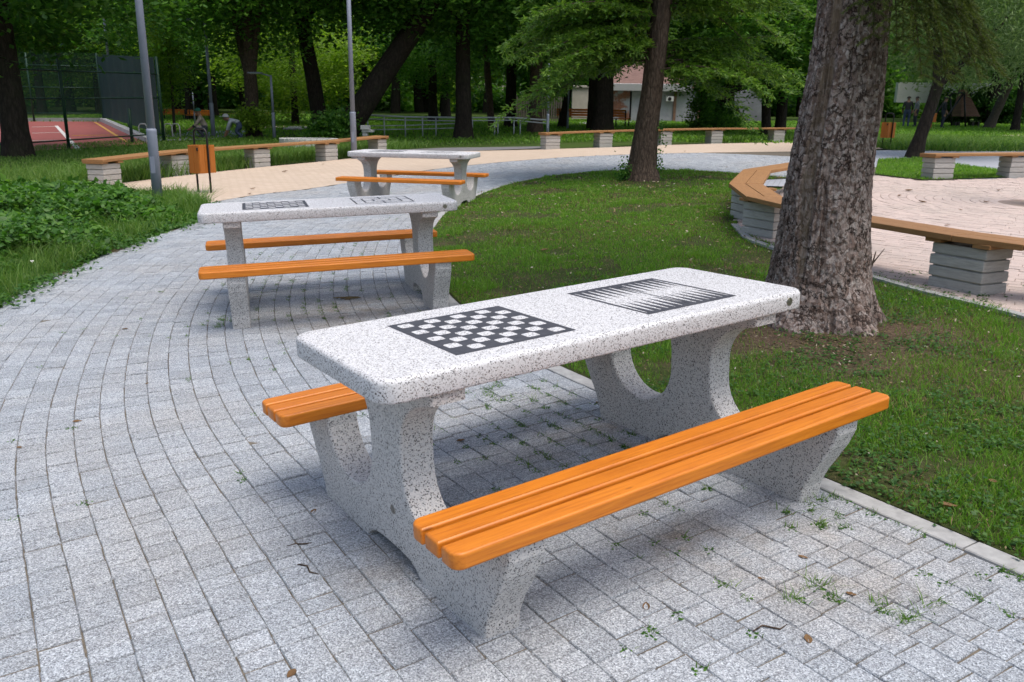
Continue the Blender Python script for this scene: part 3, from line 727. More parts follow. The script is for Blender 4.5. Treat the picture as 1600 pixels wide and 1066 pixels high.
# white cycle stands right of the screen
for k,px in enumerate((225,264,276)):
    g=G(px,216);hh=21*g[1]/F;bm=bmesh.new();tube(bm,[(-.14,0,-.05),(-.14,0,hh-.08),(-.08,0,hh),(.08,0,hh),(.14,0,hh-.08),(.14,0,-.05)],.025,8)
    o=obj('cycle_stand',bm,m_plain('white steel',(.6,.6,.6),.5));o.location=g;tag(o,('white steel cycle stand showing through the dark screen','left one of the two white steel cycle stands right of the dark screen','right one of the two white steel cycle stands right of the dark screen')[k],'cycle stand','white cycle stands')
# ------------------------------------------------------------------ foliage helpers
def unit(v):return v/np.maximum(np.linalg.norm(v,axis=1,keepdims=True),1e-9)
def leaf_quads(P,L,Wd,r,up=.7,droop=.35,D=None,fold=.12):
    n=len(P);L=np.broadcast_to(L,(n,))*r.uniform(.7,1.25,n);Wd=np.broadcast_to(Wd,(n,))*r.uniform(.75,1.2,n)
    N=r.normal(size=(n,3));N=unit(N*(1-up)+np.array([0,0,up]))
    d=r.normal(size=(n,3)) if D is None else D+r.normal(0,.25,(n,3))
    d[:,2]-=droop;d=unit(d-N*np.sum(d*N,1,keepdims=True));s=np.cross(N,d)
    m=P+d*(L*.45)[:,None]-N*(L*fold)[:,None]
    V=np.stack([P,m+s*(Wd/2)[:,None],P+d*L[:,None]-N*(L*fold*1.5)[:,None],m-s*(Wd/2)[:,None]],1)
    return V
def quads_obj(name,Q,mats,parent=None,midx=None):
    n=len(Q);return npmesh(name,Q.reshape(-1,3),np.arange(n*4).reshape(n,4),mats,parent,False,midx)
def crown_pts(r,n,m,c,rad,shell=.45,cs=.5,flat=.55,hole=.25):
    d=unit(r.normal(size=(n,3)));q=(shell+(1-shell)*r.uniform(0,1,n)**.6)[:,None]
    q=q*(.8+.4*fbm(np.arctan2(d[:,1],d[:,0])*1.6+7,d[:,2]*2+3,int(c[2]*7)%90,3))[:,None]
    cc=np.array(c)+d*q*np.array(rad)
    k=r.poisson(m*(r.uniform(.35,1.4,n)));idx=np.repeat(np.arange(n),k)
    s=cs*r.uniform(.7,1.4,n)
    return cc[idx]+r.normal(size=(len(idx),3))*np.stack([s,s,s*flat],1)[idx],cc
def tube_np(pts,rad,n,amp,seed,step=.12):
    P=resample(np.column_stack([pts,rad]),step);R=P[:,3];P=P[:,:3];T=unit(np.gradient(P,axis=0))
    a=np.cross(T,[0.,1,.01]);a=unit(a);b=np.cross(T,a);th=np.linspace(0,2*np.pi,n,endpoint=False)
    k=np.arange(len(P))*step
    rr=R[:,None]*(1+amp*(fbm(th[None]*n/9.+seed*3,k[:,None]*1.1/np.maximum(R[:,None],.05)*.2+seed,seed,4)-.5)*2+amp*.8*np.sin(th[None]*3+k[:,None]*.4+seed)*.5)
    V=P[:,None]+(a[:,None]*np.cos(th)[None,:,None]+b[:,None]*np.sin(th)[None,:,None])*rr[:,:,None]
    m=len(P);i=np.arange(m-1)[:,None]*n;j=np.arange(n)[None];j2=(j+1)%n
    Fq=np.stack([i+j,i+j2,i+n+j2,i+n+j],-1).reshape(-1,4)
    return V.reshape(-1,3),Fq
def join(L):
    V=[];Fq=[];o=0
    for v,f in L:V.append(v);Fq.append(f+o);o+=len(v)
    return np.concatenate(V),np.concatenate(Fq)
def trunk_obj(parent,paths,mat,n=22,amp=.10,seed=1,step=.15):
    V,Fq=join([tube_np(np.array(p,float),np.array(rd,float),n if i==0 else 12,amp,seed+i,step) for i,(p,rd) in enumerate(paths)])
    return npmesh('trunk',V,Fq,mat,parent,True)
# shared crowns of the broad-leaved trees
def make_crown(seed,mat,c,rad,n,m,L,Wd,**k):
    r=np.random.default_rng(seed);P,cc=crown_pts(r,n,m,c,rad,**k)
    P=P[P[:,2]>c[2]-rad[2]*1.15];P=P[r.uniform(0,1,len(P))<1-.87*sst(c[2]-.5,c[2]+.9,P[:,2])]
    me=quads_obj('crown',leaf_quads(P,L,Wd,r),mat);d=me.data;bpy.data.objects.remove(me);return d
CROWNS=[make_crown(1,LF_dark,(0,0,6.2),(4.6,4.6,3.9),330,105,.21,.13),
        make_crown(2,LF_mid,(0,0,6.0),(4.2,4.2,3.7),300,105,.20,.12),
        make_crown(3,LF_dark,(0,0,6.6),(4.9,4.9,3.9),330,105,.23,.14),
        make_crown(4,LF_mid,(0,0,5.2),(3.9,3.9,3.6),280,105,.19,.12,cs=.45),
        make_crown(5,LF_light,(0,0,5.2),(3.6,3.6,3.6),240,110,.20,.11,cs=.45)]
def xy_at(px,y,py=200):
    a=AT(px,py,y);return np.array([a[0],y])
TREEGRP='trees in the park'
def limbs(top,R,r,zc,n=6,spread=3.0):
    L=[]
    for k in range(n):
        a=r.uniform(0,2*math.pi);e=np.array(top)+np.array([math.cos(a)*spread*r.uniform(.6,1),math.sin(a)*spread*r.uniform(.6,1),r.uniform(.8,2.8)])
        m=(np.array(top)+e)/2+np.array([0,0,-.25]);L.append(([np.array(top)-[0,0,.25],m,e],[R*.55,R*.38,R*.12]))
    return L
def tree(label,px,y,R,crown,mat=None,seed=0,scale=1.,rz=0,lean=(0,0),fork=None,cz=0.,H=4.6,py=200,crown_off=(0,0),name='broadleaf_tree',sx=1.):
    R*=.70;xy=xy_at(px,y,py);g=h1(*xy);t=thing(name,label,'tree',(xy[0],y,g),group=TREEGRP);r=np.random.default_rng(seed+50)
    lx,ly=lean
    main=([(0,0,-.3),(0.0,0,.05),(lx*.12,ly*.12,.6),(lx*.5,ly*.5,H*.5),(lx,ly,H)],[R*1.6,R*1.28,R*1.02,R*.9,R*.76]);paths=[main]
    if fork:
        for fx,fy,fz,fr,h0 in fork:
            b=np.array([lx*.5,ly*.5,h0]);paths.append(([b-[0,0,.2],b+np.array([fx*.45,fy*.45,(fz-h0)*.45]),np.array([fx,fy,fz])],[fr*1.1,fr,fr*.6]))
    paths+=limbs((lx,ly,H),R,r,cz)
    trunk_obj(t,paths,mat or MT_barkd,seed=seed+1)
    if crown is not None:
        o=bpy.data.objects.new('crown',CROWNS[crown]);link(o,t);o.location=(lx*.8+crown_off[0],ly*.8+crown_off[1],cz);o.rotation_euler=(0,0,rz);o.scale=(scale*sx,scale*sx,scale)
    return t
tree('massive dark tree trunk at the left edge in front of the red court',23,21.5,.44,0,seed=1,scale=1.0,rz=.4,cz=.2)
tree('forked brown tree with two rising stems behind the curved plank bench at the left',396,31.5,.36,1,mat=MT_barkm,seed=2,scale=1.,rz=1,cz=.45,fork=[(.75,0,6,.13,1.9),(-.85,.3,6,.15,2.1)])
tree('dark upright tree trunk just left of the slender lamp post',503,33,.44,2,seed=3,rz=2,cz=1.0,lean=(-.6,0))
xy=xy_at(532,31,215)
tree('big leaning dark tree trunk slanting up to the right behind the slender lamp post',530,31,.60,0,seed=4,rz=3,cz=1.6,lean=(3.9,.2),H=5.4)
tree('stout dark tree trunk right of the leaning one, in front of the ramp railing',724,32,.44,2,seed=5,rz=4,cz=.4)
tree('slim bare-stemmed tree behind the railing, leaning slightly to the left',770,38,.22,None,mat=MT_barkm,seed=6,lean=(-.7,0),H=7.5)
tree('dark tree trunk behind the slim one, half hidden by the railing',798,42,.40,2,seed=7,rz=5,cz=.2)
tree('thick brown tree trunk rising behind the right end of the railing',836,36,.42,1,mat=MT_barkm,seed=8,rz=2.2,cz=.4)
tree('slender dark tree leaning right beside the thin post and the far orange bench',877,42,.26,3,seed=9,rz=.3,cz=.9,lean=(.8,0))
tree('very wide black tree trunk in front of the far pale gate',941,38,.62,2,seed=10,rz=1.3,cz=.8)
tree('narrow dark trunk grown close to the left of the very wide black trunk',924,40,.30,None,seed=11,H=6)
tree('dark stem with ivy right of the air conditioner on the building',1099,42,.24,3,seed=12,rz=.9,cz=.5,lean=(-.3,0))
tree('broad black low-branched tree in front of the grey wall right of the building',1132,44,.60,1,seed=13,rz=2.9,cz=-.3)
tree('left one of the two dark stems behind the right end of the far plank bench',1198,36,.27,3,seed=14,rz=4.4,cz=.2,lean=(-.4,0))
tree('right one of the two dark stems behind the right end of the far plank bench',1219,36.5,.32,1,seed=15,rz=5.2,cz=.3)
tree('grey leaning tree beside the brown wooden playground pyramid',1545,50,.36,1,mat=MT_barkg,seed=16,rz=1.8,cz=.8,lean=(1.4,0))
tree('dark trunk at the right edge of the photo behind the playground',1586,46,.28,2,seed=17,rz=2.6,cz=.4)
tree('dim thin trunk between the leaning tree and the stout trunk',677,48,.36,3,seed=18,rz=0,cz=.2)
tree('faint dark trunk far behind the railing, left of the stout trunk',697,56,.40,0,seed=19,rz=1.1,cz=.2)
tree('dark tree behind the thin lamp post at the left',300,46,.36,0,seed=20,rz=3.3,cz=-.2)
tree('broad tree with dark crown behind the bending workers',335,52,.40,2,seed=21,rz=.2,cz=-.3)
tree('pale green leafy tree left of the leaning trunk with low drooping boughs',462,42,.24,4,seed=22,rz=.8,cz=-1.2)
tree('olive crowned tree behind the far end of the red court',160,56,.38,4,seed=23,rz=2.0,cz=.2,scale=1.25)
tree('green crowned tree behind the court beside the left trunk',70,54,.38,1,seed=24,rz=.6,cz=-.4,scale=1.25)
tree('low pale green tree behind the court fence with crown down to the ground',115,60,.38,4,seed=25,rz=.1,cz=-1.6,scale=1.3)
# young tree right of the dark screen
xy=xy_at(272,33);t=thing('young_tree','slim young tree with yellow green leaves right of the dark court screen','tree',(xy[0],33,h1(*xy)),group=TREEGRP)
trunk_obj(t,[([(0,0,-.2),(0.05,0,1.5),(0,0,4.6)],[.06,.05,.02])],MT_barkg,10,.05,3)
r=np.random.default_rng(77);P,_=crown_pts(r,120,75,(0,0,3.2),(.75,.75,2.2),.2,.22,.8);quads_obj('crown',leaf_quads(P,.13,.07,r),LF_light,t)
# small leaning tree on the small lawn, narrow leaves
xy=xy_at(1428,23.0,240);t=thing('small_tree','small leaning tree with narrow grey green leaves on the small lawn beside the plaza','tree',(xy[0],23.,h1(*xy)),group=TREEGRP)
trunk_obj(t,[([(0,0,-.2),(.02,0,.05),(.10,0,.5),(.32,0,1.5),(.42,0,2.1)],[.30,.24,.17,.15,.15]),([(.38,0,1.9),(.25,0,2.7),(-.1,.2,4.2)],[.13,.10,.05]),([(.42,0,1.9),(.95,0,2.45),(2.0,.1,3.6)],[.11,.09,.05]),([(.42,0,2.),(.5,.8,3.2),(.8,1.4,4.6)],[.10,.08,.04])],MT_barkd,20,.06,5)
r=np.random.default_rng(78);P,_=crown_pts(r,420,95,(1.6,.6,4.3),(3.3,2.6,2.35),.25,.34,.6)
quads_obj('crown',leaf_quads(P,.15,.034,r,.45,.9),LF_narrow,t)
# ------------------------------------------------------------------ fir with low boughs in the middle of the lawn
def bough(r,root,az,L,rise,droop,tw=.45,step=.07,leafL=.085,leafW=.020,per=.05):
    """flat spray: a curved axis with side twigs set with short needle leaves"""
    n=int(L/step);s=np.linspace(0,1,n);hx=np.cos(az);hy=np.sin(az)
    ax=np.stack([root[0]+hx*L*s,root[1]+hy*L*s,root[2]+rise*L*s-droop*L*s**2],1)
    Q=[];D=[]
    for i in range(2,n):
        t_=s[i];tl=tw*(1.05-t_)**.7*min(1,t_*5)*r.uniform(.7,1.2)
        for sg in(-1,1):
            if r.random()<.10:continue
            a2=az+sg*R_(r.uniform(42,62));k=max(2,int(tl/per));u=np.linspace(.1,1,k)*tl
            z=r.uniform(-.40,.05)*u-.30*u**2+r.normal(0,.03)
            pts=np.stack([ax[i,0]+np.cos(a2)*u,ax[i,1]+np.sin(a2)*u,ax[i,2]+z],1)
            for s2 in(-1,0,1):
                a3=a2+s2*R_(40)+r.normal(0,.12,k);Q.append(pts);D.append(np.stack([np.cos(a3),np.sin(a3),np.full(k,-.25)],1))
    return ax,np.concatenate(Q),np.concatenate(D)
g=G(1003,281);t=thing('fir_tree','rugged fir tree with low spreading boughs standing on the lawn tip behind the tables','tree',tuple(g),group=TREEGRP)
trunk_obj(t,[([(.0,0,-.2),(0,0,.02),(.0,0,.25),(.03,0,.8),(.10,0,1.6),(.2,0,3.2),(.3,0,9)],[.44,.38,.285,.225,.195,.18,.10])],MT_barkm,64,.09,8,.04)
r=np.random.default_rng(9);QS=[];DS=[];br=[]
for k in range(120):
    z=2.05+5.0*(k/120)**1.25+r.uniform(-.15,.15);az=r.uniform(0,2*math.pi)
    if k<40:az=r.choice([r.uniform(-.7,.5),r.uniform(2.5,4.3),r.uniform(3.6,5.6)])
    a_=(az+math.pi)%(2*math.pi)-math.pi
    if z<4.3 and -2.35<a_<-.80:az=a_+(1.5 if a_>-1.57 else -1.5)
    L=r.uniform(1.7,3.1)*(1.0 if z<5 else .85)
    ax,q,d=bough(r,(.12,0,z),az,L,r.uniform(.0,.45),r.uniform(.22,.58),.58);QS.append(q);DS.append(d)
    br.append((ax[::6],np.linspace(.022,.004,len(ax[::6]))))
q=np.concatenate(QS);d=np.concatenate(DS)
quads_obj('crown',leaf_quads(q,.11,.034,r,.6,.14,d,.05),LF_fir,t)
V,Fq=join([tube_np(a,b,6,.02,3,.3) for a,b in br]);npmesh('branches',V,Fq,MT_barkm,t,True)
# ivy at its foot
r=np.random.default_rng(10);P=np.concatenate([np.stack([-.36+r.normal(0,.07,260),-.18+r.normal(0,.08,260),np.abs(r.normal(0,.16,260))],1),np.stack([.30+r.normal(0,.04,160),-.14+r.normal(0,.05,160),r.uniform(.0,1.1,160)],1)])
P[:,2]+=0.02;o=quads_obj('ivy',leaf_quads(P,.05,.045,r,.3,.2),LF_dark);o.location=g;tag(o,'dark ivy climbing the foot of the fir tree on the lawn','ivy')
# spruce boughs hanging on the slim tree
xy=xy_at(757,34,100);tt=[o for o in C.objects if o.get('label','').startswith('slim bare-stemmed')][0]
r=np.random.default_rng(12);QS=[];DS=[]
for k in range(26):
    ax,q,d=bough(r,(-.6+.02*k,0,5.0+3.2*k/26),r.uniform(0,6.28),r.uniform(1.3,2.2),.05,.75,.6,.09,.15,.03,.08);QS.append(q);DS.append(d)
quads_obj('crown',leaf_quads(np.concatenate(QS),.17,.045,r,.5,.6,np.concatenate(DS),.05),LF_spruce,tt)
# ------------------------------------------------------------------ the big spruce in front
def m_bigbark():
    t=NT('grey plated spruce bark');v=t.coord();vd=t.n('TexNoise',i_Vector=v,i_Scale=9,i_Detail=5).outputs[1]
    sc=t.n('VectorMath',operation='SCALE',i_0=vd);sc.inputs['Scale'].default_value=.08
    vv=t.n('VectorMath',operation='ADD',i_0=v,i_1=sc.outputs[0]).outputs[0]
    vm=t.n('Mapping',i_Vector=vv,i_Scale=(1,1,.72)).outputs[0]
    A=t.n('TexVoronoi',i_Vector=vm,i_Scale=46);s=t.n('SeparateColor',i_0=A.outputs['Color']).outputs[0]
    pl=t.n('Attribute',attribute_name='plate').outputs['Fac'];scar=t.n('Attribute',attribute_name='scar').outputs['Fac'];crv=t.n('Attribute',attribute_name='crack').outputs['Fac']
    n=t.noise(v,45,6,.7)
    col=t.ramp(t.math('ADD',t.math('MULTIPLY',s,.55),t.math('MULTIPLY',n,.5)),[(.15,(.135,.086,.066)),(.42,(.265,.20,.172)),(.62,(.36,.295,.265)),(.85,(.49,.43,.395))])
    col=t.mix(t.ramp(pl,[(.74,(0,0,0)),(.95,(.4,.4,.4))]),col,(.115,.062,.045))
    col=t.mix(t.ramp(t.noise(v,2.2,5),[(.5,(0,0,0)),(.72,(.45,.45,.45))]),col,(.10,.078,.066))
    col=t.mix(t.math('MULTIPLY',crv,.8),col,(.040,.026,.019))
    vz=t.n('Mapping',i_Vector=v,i_Scale=(1,1,.8)).outputs[0]
    de=t.math('ABSOLUTE',t.math('SUBTRACT',t.noise(vz,15,5,.6),.5));de2=t.math('ABSOLUTE',t.math('SUBTRACT',t.noise(v,34,4,.6),.5))
    gate=t.ramp(t.noise(v,5,3),[(.36,(.15,.15,.15)),(.55,(1,1,1))])
    col=t.mix(t.math('MULTIPLY',t.ramp(de,[(0,(1,1,1)),(.020,(.75,.75,.75)),(.045,(0,0,0))]),gate),col,(.028,.019,.016))
    col=t.mix(t.ramp(de2,[(0,(.5,.5,.5)),(.03,(0,0,0))]),col,(.085,.06,.052))
    wv=t.n('Mapping',i_Vector=v,i_Scale=(30,30,2.)).outputs[0]
    wood=t.ramp(t.noise(wv,1.6,6,.7),[(.3,(.07,.048,.032)),(.5,(.17,.125,.085)),(.7,(.30,.235,.17))])
    col=t.mix(t.math('MULTIPLY',scar,t.ramp(t.noise(v,8,5),[(.35,(.25,.25,.25)),(.6,(.95,.95,.95))])),col,wood)
    t.bump(t.math('ADD',t.math('ADD',n,t.math('MULTIPLY',s,.4)),t.math('MULTIPLY',t.math('MINIMUM',de,.05),9.)),.9,.010)
    return t.fin(col,.92,.15)
g=G(1290,497);BG0=np.array([2.30,5.90,0]);BG0[2]=h1(2.30,5.90)
t=thing('spruce_tree','big spruce with flaky grey bark and a long brown scar right behind the front table','tree',tuple(BG0),group=TREEGRP)
nz_,nt_=560,460;H_=3.3
zz=np.linspace(-.12,H_,nz_)[:,None];th=np.linspace(0,2*np.pi,nt_,endpoint=False)[None]
rad=np.interp(zz,[-.12,0,.12,.3,.6,1.0,1.5,2.0,2.5,3.3],[.50,.455,.395,.345,.305,.276,.256,.234,.216,.205])
cx=np.interp(zz,[0,.6,1.0,1.3,1.7,2.5,3.3],[-.05,-.075,-.09,-.075,-.055,-.06,-.06])
fl=np.exp(-np.maximum(zz,0)/.16)
rad=rad+fl*.055*np.sin(th*5+1.1)+.012*np.sin(th*3+zz*1.1)+.010*np.sin(th*2-zz*.8+2)
per=44;U=th/(2*np.pi)*per+0*zz;Vv=zz/.062+0*th
wu=U+1.0*(fbm(np.cos(th)*4+5+0*zz,np.sin(th)*4+zz*5+9,3,3)-.5)*2;wz=Vv+1.3*(fbm(np.cos(th)*4+1+0*zz,np.sin(th)*4+zz*6+2,5,3)-.5)*2
f1,f2,cid=worley(wu,wz,11,per);e=f2-f1
g1,g2,cid2=worley(wu*2.5,wz*2.4,17,110);e2=g2-g1
fis=fbm(np.cos(th)*9+20+0*zz,np.sin(th)*9+zz*2.2,21,4)
disp=.0025*sst(.0,.25,e)+.007*(cid-.5)+.002*sst(0,.3,e2)+.005*(cid2-.5)+.020*(fbm(np.cos(th)*5+3+0*zz,np.sin(th)*5+zz*5,37,4)-.5)+.016*(fbm(np.cos(th)*14+3+0*zz,np.sin(th)*14+zz*14,31,4)-.5)-.012*sst(.58,.74,fis)
# knots
for zk,tk in((.55,-1.2),(.95,-1.05),(1.32,-1.32),(1.62,-.95),(.80,-1.75),(1.85,-1.45),(.35,-.8)):
    dd=np.hypot((np.mod(th-tk+np.pi,2*np.pi)-np.pi)*.31,(zz-zk));disp+=.014*np.exp(-(dd/.05)**2)-.038*np.exp(-(dd/.018)**2)
# the scar: a sunken strip on the left of the face turned to the path
sc_t=np.interp(zz,[.2,.7,1.2,1.8,2.6,3.3],[-2.33,-2.36,-2.42,-2.36,-2.22,-2.1]);sw=np.interp(zz,[.25,.5,.8,1.2,1.8,2.4,3.3],[.0,.09,.17,.20,.18,.13,.08])
ds=np.abs(np.mod(th-sc_t+np.pi,2*np.pi)-np.pi)+.06*(fbm(zz*9+0*th,th*6,41,3)-.5)
sm=(1-sst(sw*.7,sw*1.15+.001,ds))*(sw>.01)
lip=np.exp(-((ds-sw*1.35)/.06)**2)*(sw>.01)
disp=disp*(1-sm)+sm*(-.014+.026*(fbm(th*40+0*zz,zz*2.5,43,3)-.5))+lip*.010
rr=rad+disp
V=np.stack([cx+rr*np.cos(th),rr*np.sin(th)+0*zz,zz+0*th],-1).reshape(-1,3)
i=np.arange(nz_-1)[:,None]*nt_;j=np.arange(nt_)[None];j2=(j+1)%nt_
Fq=np.stack([i+j,i+j2,i+nt_+j2,i+nt_+j],-1).reshape(-1,4)
crk=np.clip((1-sst(.0,.10,e))*.55*(cid>.35)+sst(.62,.76,fis)*.6,0,1)*(1-sm)
npmesh('trunk',V,Fq,m_bigbark(),t,True,None,{'plate':(cid+0*zz).ravel(),'scar':sm.ravel(),'crack':crk.ravel()})
V,Fq=tube_np(np.array([(-.06,0,3.28),(-.05,0,6),(0,0,11)]),np.array([.205,.17,.07]),40,.04,3,.2);npmesh('upper_trunk',V,Fq,MT_barkm,t,True)
# drooping boughs with needles
def needle_bough(r,root,az,L,rise,droop,dens=1.):
    n=int((L+droop*L*.7)/.04);s=np.linspace(0,1,n);ax=np.stack([root[0]+np.cos(az)*L*s,root[1]+np.sin(az)*L*s,root[2]+rise*L*s-droop*L*s**1.8],1)
    tw=[(ax,.9)]
    for i in range(4,n):
        for sg in(-1,1):
            if r.random()>.88*dens:continue
            tl=r.uniform(.10,.24)*(1.15-s[i]*.5);a2=az+sg*R_(r.uniform(35,65));k=9;u=np.linspace(0,1,k)*tl
            tw.append((np.stack([ax[i,0]+np.cos(a2)*u*.8,ax[i,1]+np.sin(a2)*u*.8,ax[i,2]-.25*u-1.35*u**2],1),.55))
    T=[];S=[]
    for p,dn in tw:
        q=resample(p,.0009 if dn<.9 else .0014);tdir=unit(np.gradient(q,axis=0));m=len(q)
        a=r.uniform(0,2*np.pi,m);x=unit(np.cross(tdir,[0,0,1.])+1e-6);y=np.cross(x,tdir)
        d=unit(tdir*.75+x*np.cos(a)[:,None]+y*(np.sin(a)*.8+.15)[:,None])
        Ln=r.uniform(.017,.026,m)[:,None];side=unit(np.cross(d,r.normal(size=(m,3))))*.0016
        T.append(np.stack([q-side,q+side,q+d*Ln],1))
        S.append(p)
    return np.concatenate(T),S,ax
r=np.random.default_rng(21);NT_=[];SS=[];BB=[]
for az,z,L,ri,dr in((-1.30,2.45,.40,-.3,1.6),(-1.05,2.5,.45,-.3,1.5),(-.85,2.5,.55,-.25,1.2),(-1.5,2.5,.30,-.4,1.8),(-.65,2.55,.55,-.2,1.2),(-1.15,2.6,.36,-.3,1.9),(-.95,2.4,.40,-.3,1.5),(-.75,2.45,.62,-.2,.95),(-1.4,2.6,.26,-.4,2.2),(-.5,2.6,.5,-.2,1.3),(-.3,2.55,.45,-.2,1.3),(-1.0,2.3,.34,-.3,1.4),(-.8,2.65,.48,-.2,1.5),(-.6,2.4,.40,-.2,1.3),(0,2.55,.42,-.2,1.4),(-1.75,2.5,.22,-.6,2.0),(-1.95,2.55,.18,-.8,2.0),(-1.6,2.6,.30,-.5,1.9),(-1.35,2.55,.34,-.4,1.6),(2.9,3.35,1.2,0,.55),(3.6,3.4,1.3,.05,.5),(4.3,3.6,1.2,.1,.5)):
    a,b,c_=needle_bough(r,(np.cos(az)*.25,np.sin(az)*.25,z),az,L,ri,dr,1.15);NT_.append(a);SS+=b;BB.append(c_)
N3=np.concatenate(NT_);npmesh('needles',N3.reshape(-1,3),np.arange(len(N3)*3).reshape(-1,3),LF_spruce,t)
V,Fq=join([tube_np(p,np.linspace(.0013,.0008,len(p)),5,.0,2,.05) for p in SS if len(p)<12]+[tube_np(p,np.linspace(.008,.002,len(p)),6,.02,2,.08) for p in BB]);npmesh('boughs',V,Fq,MT_barkm,t,True)
# upper crown, far above the photo
r=np.random.default_rng(22);QS=[];DS=[]
for k in range(38):
    z=4.4+6*(k/38);ax,q,d=bough(r,(0,0,z),r.uniform(0,6.28),r.uniform(1.6,2.6)*(1.15-.6*k/60),.1,.45,.6,.12,.2,.05,.1);QS.append(q);DS.append(d)
quads_obj('crown',leaf_quads(np.concatenate(QS),.20,.055,r,.7,.2,np.concatenate(DS),.05),LF_spruce,t)
# a dead sprout at the foot of the spruce
bm=bmesh.new();gs=np.array(G(1352,438))
tube(bm,[(0,0,-.03),(.03,0,.10),(.05,.02,.17)],[.008,.006,.003],6);tube(bm,[(.03,0,.10),(.09,.0,.19)],[.005,.002],6);tube(bm,[(.02,0,.06),(-.03,0,.12)],[.004,.002],6)
o=obj('twig',bm,MT_barkm);o.location=gs;o.scale=(1.5,1.5,1.5);tag(o,'forked dead twig sticking up right of the big spruce trunk','twig')
# ------------------------------------------------------------------ shrubs
def shrub(label,xy,rad,n,m,L,Wd,mat,seed,cz=None,name='shrub'):
    t=thing(name,label,'shrub',(xy[0],xy[1],h1(*xy)),group='shrubs under the trees')
    r=np.random.default_rng(seed);P,cc=crown_pts(r,n,m,(0,0,rad[2]*.75 if cz is None else cz),rad,.2,.16,.8);P=P[P[:,2]>0];quads_obj('foliage',leaf_quads(P,L,Wd,r,.5),mat,t)
    V,Fq=join([tube_np(np.array([(0,0,-.1),tuple(c*.5),tuple(c)]),np.array([.02,.014,.006]),5,.02,2,.2) for c in cc[:14]]);npmesh('stems',V,Fq,MT_barkd,t,True)
shrub('dark ivy bush between the two trunks at the foot of the leaning tree',xy_at(520,30,205),(.75,.6,.55),60,60,.13,.11,LF_dark,31)
shrub('light green shoots sprouting from the forked brown tree',xy_at(397,31,205),(.7,.6,.45),40,40,.14,.07,LF_light,32,.7)
shrub('dense dark shrub under the broad black tree by the grey wall',xy_at(1130,42.5,190),(1.1,.8,.8),70,60,.14,.10,LF_dark,33)
shrub('loose ivy bush right of the air conditioner',xy_at(1092,41,190),(.6,.5,1.2),50,45,.13,.10,LF_mid,34)
shrub('bushy green clump beneath the broad black tree, nearest to the bench',xy_at(1118,40,195),(.9,.6,.45),60,50,.12,.08,LF_mid,35)
for k,(px,y,s_) in enumerate(((1560,62,1.),(1600,60,1.),(1500,64,1.))):
    shrub(('dark clipped hedge bush behind the brown pyramid','dark hedge bush at the right edge behind the playground','dark hedge bush left of the brown pyramid')[k],xy_at(px,y,185),(2.2,1.2,1.5),120,70,.22,.15,LF_dark,36+k)
# ------------------------------------------------------------------ far woods closing the view
r=np.random.default_rng(90);PP=[];TR=[]
for k in range(64):
    y=r.uniform(60,98);x=r.uniform(-.68*y-8,.68*y+8);z=h1(x,y);hh=r.uniform(5.5,8.5);rd=r.uniform(3.5,5.5)
    P,_=crown_pts(r,95,34,(0,0,hh),(rd,rd,r.uniform(4,5.5)),.3,.75,.6);P=P[P[:,2]>.6]
    PP.append(P+[x,y,z]);TR.append(tube_np(np.array([(x,y,z-.3),(x+r.uniform(-.6,.6),y,z+hh)]),np.array([.42,.2]),8,.05,k,1.))
for k in range(150):
    y=r.uniform(78,100);x=r.uniform(-.70*y-8,.70*y+8);P,_=crown_pts(r,14,60,(0,0,1.3),(2.6,1.5,1.8),.2,.6,.7);PP.append(P[P[:,2]>0]+[x,y,h1(x,y)])
for k in range(80):
    y=r.uniform(96,118);x=r.uniform(-.75*y-8,.75*y+8);P,_=crown_pts(r,60,28,(0,0,8),(5,4,8),.3,1.1,.7);PP.append(P[P[:,2]>0]+[x,y,h1(x,y)])
P=np.concatenate(PP);mi=(vn(P[:,0]*.16,P[:,1]*.12,4)*2.6).astype(int).clip(0,2)
o=quads_obj('far_woods',leaf_quads(P,.55,.36,r,.6),[LF_dark,LF_mid,LF_light],None,mi);tag(o,kind='stuff')
V,Fq=join(TR);o=npmesh('far_trunks',V,Fq,MT_barkd,None,True);tag(o,kind='stuff')
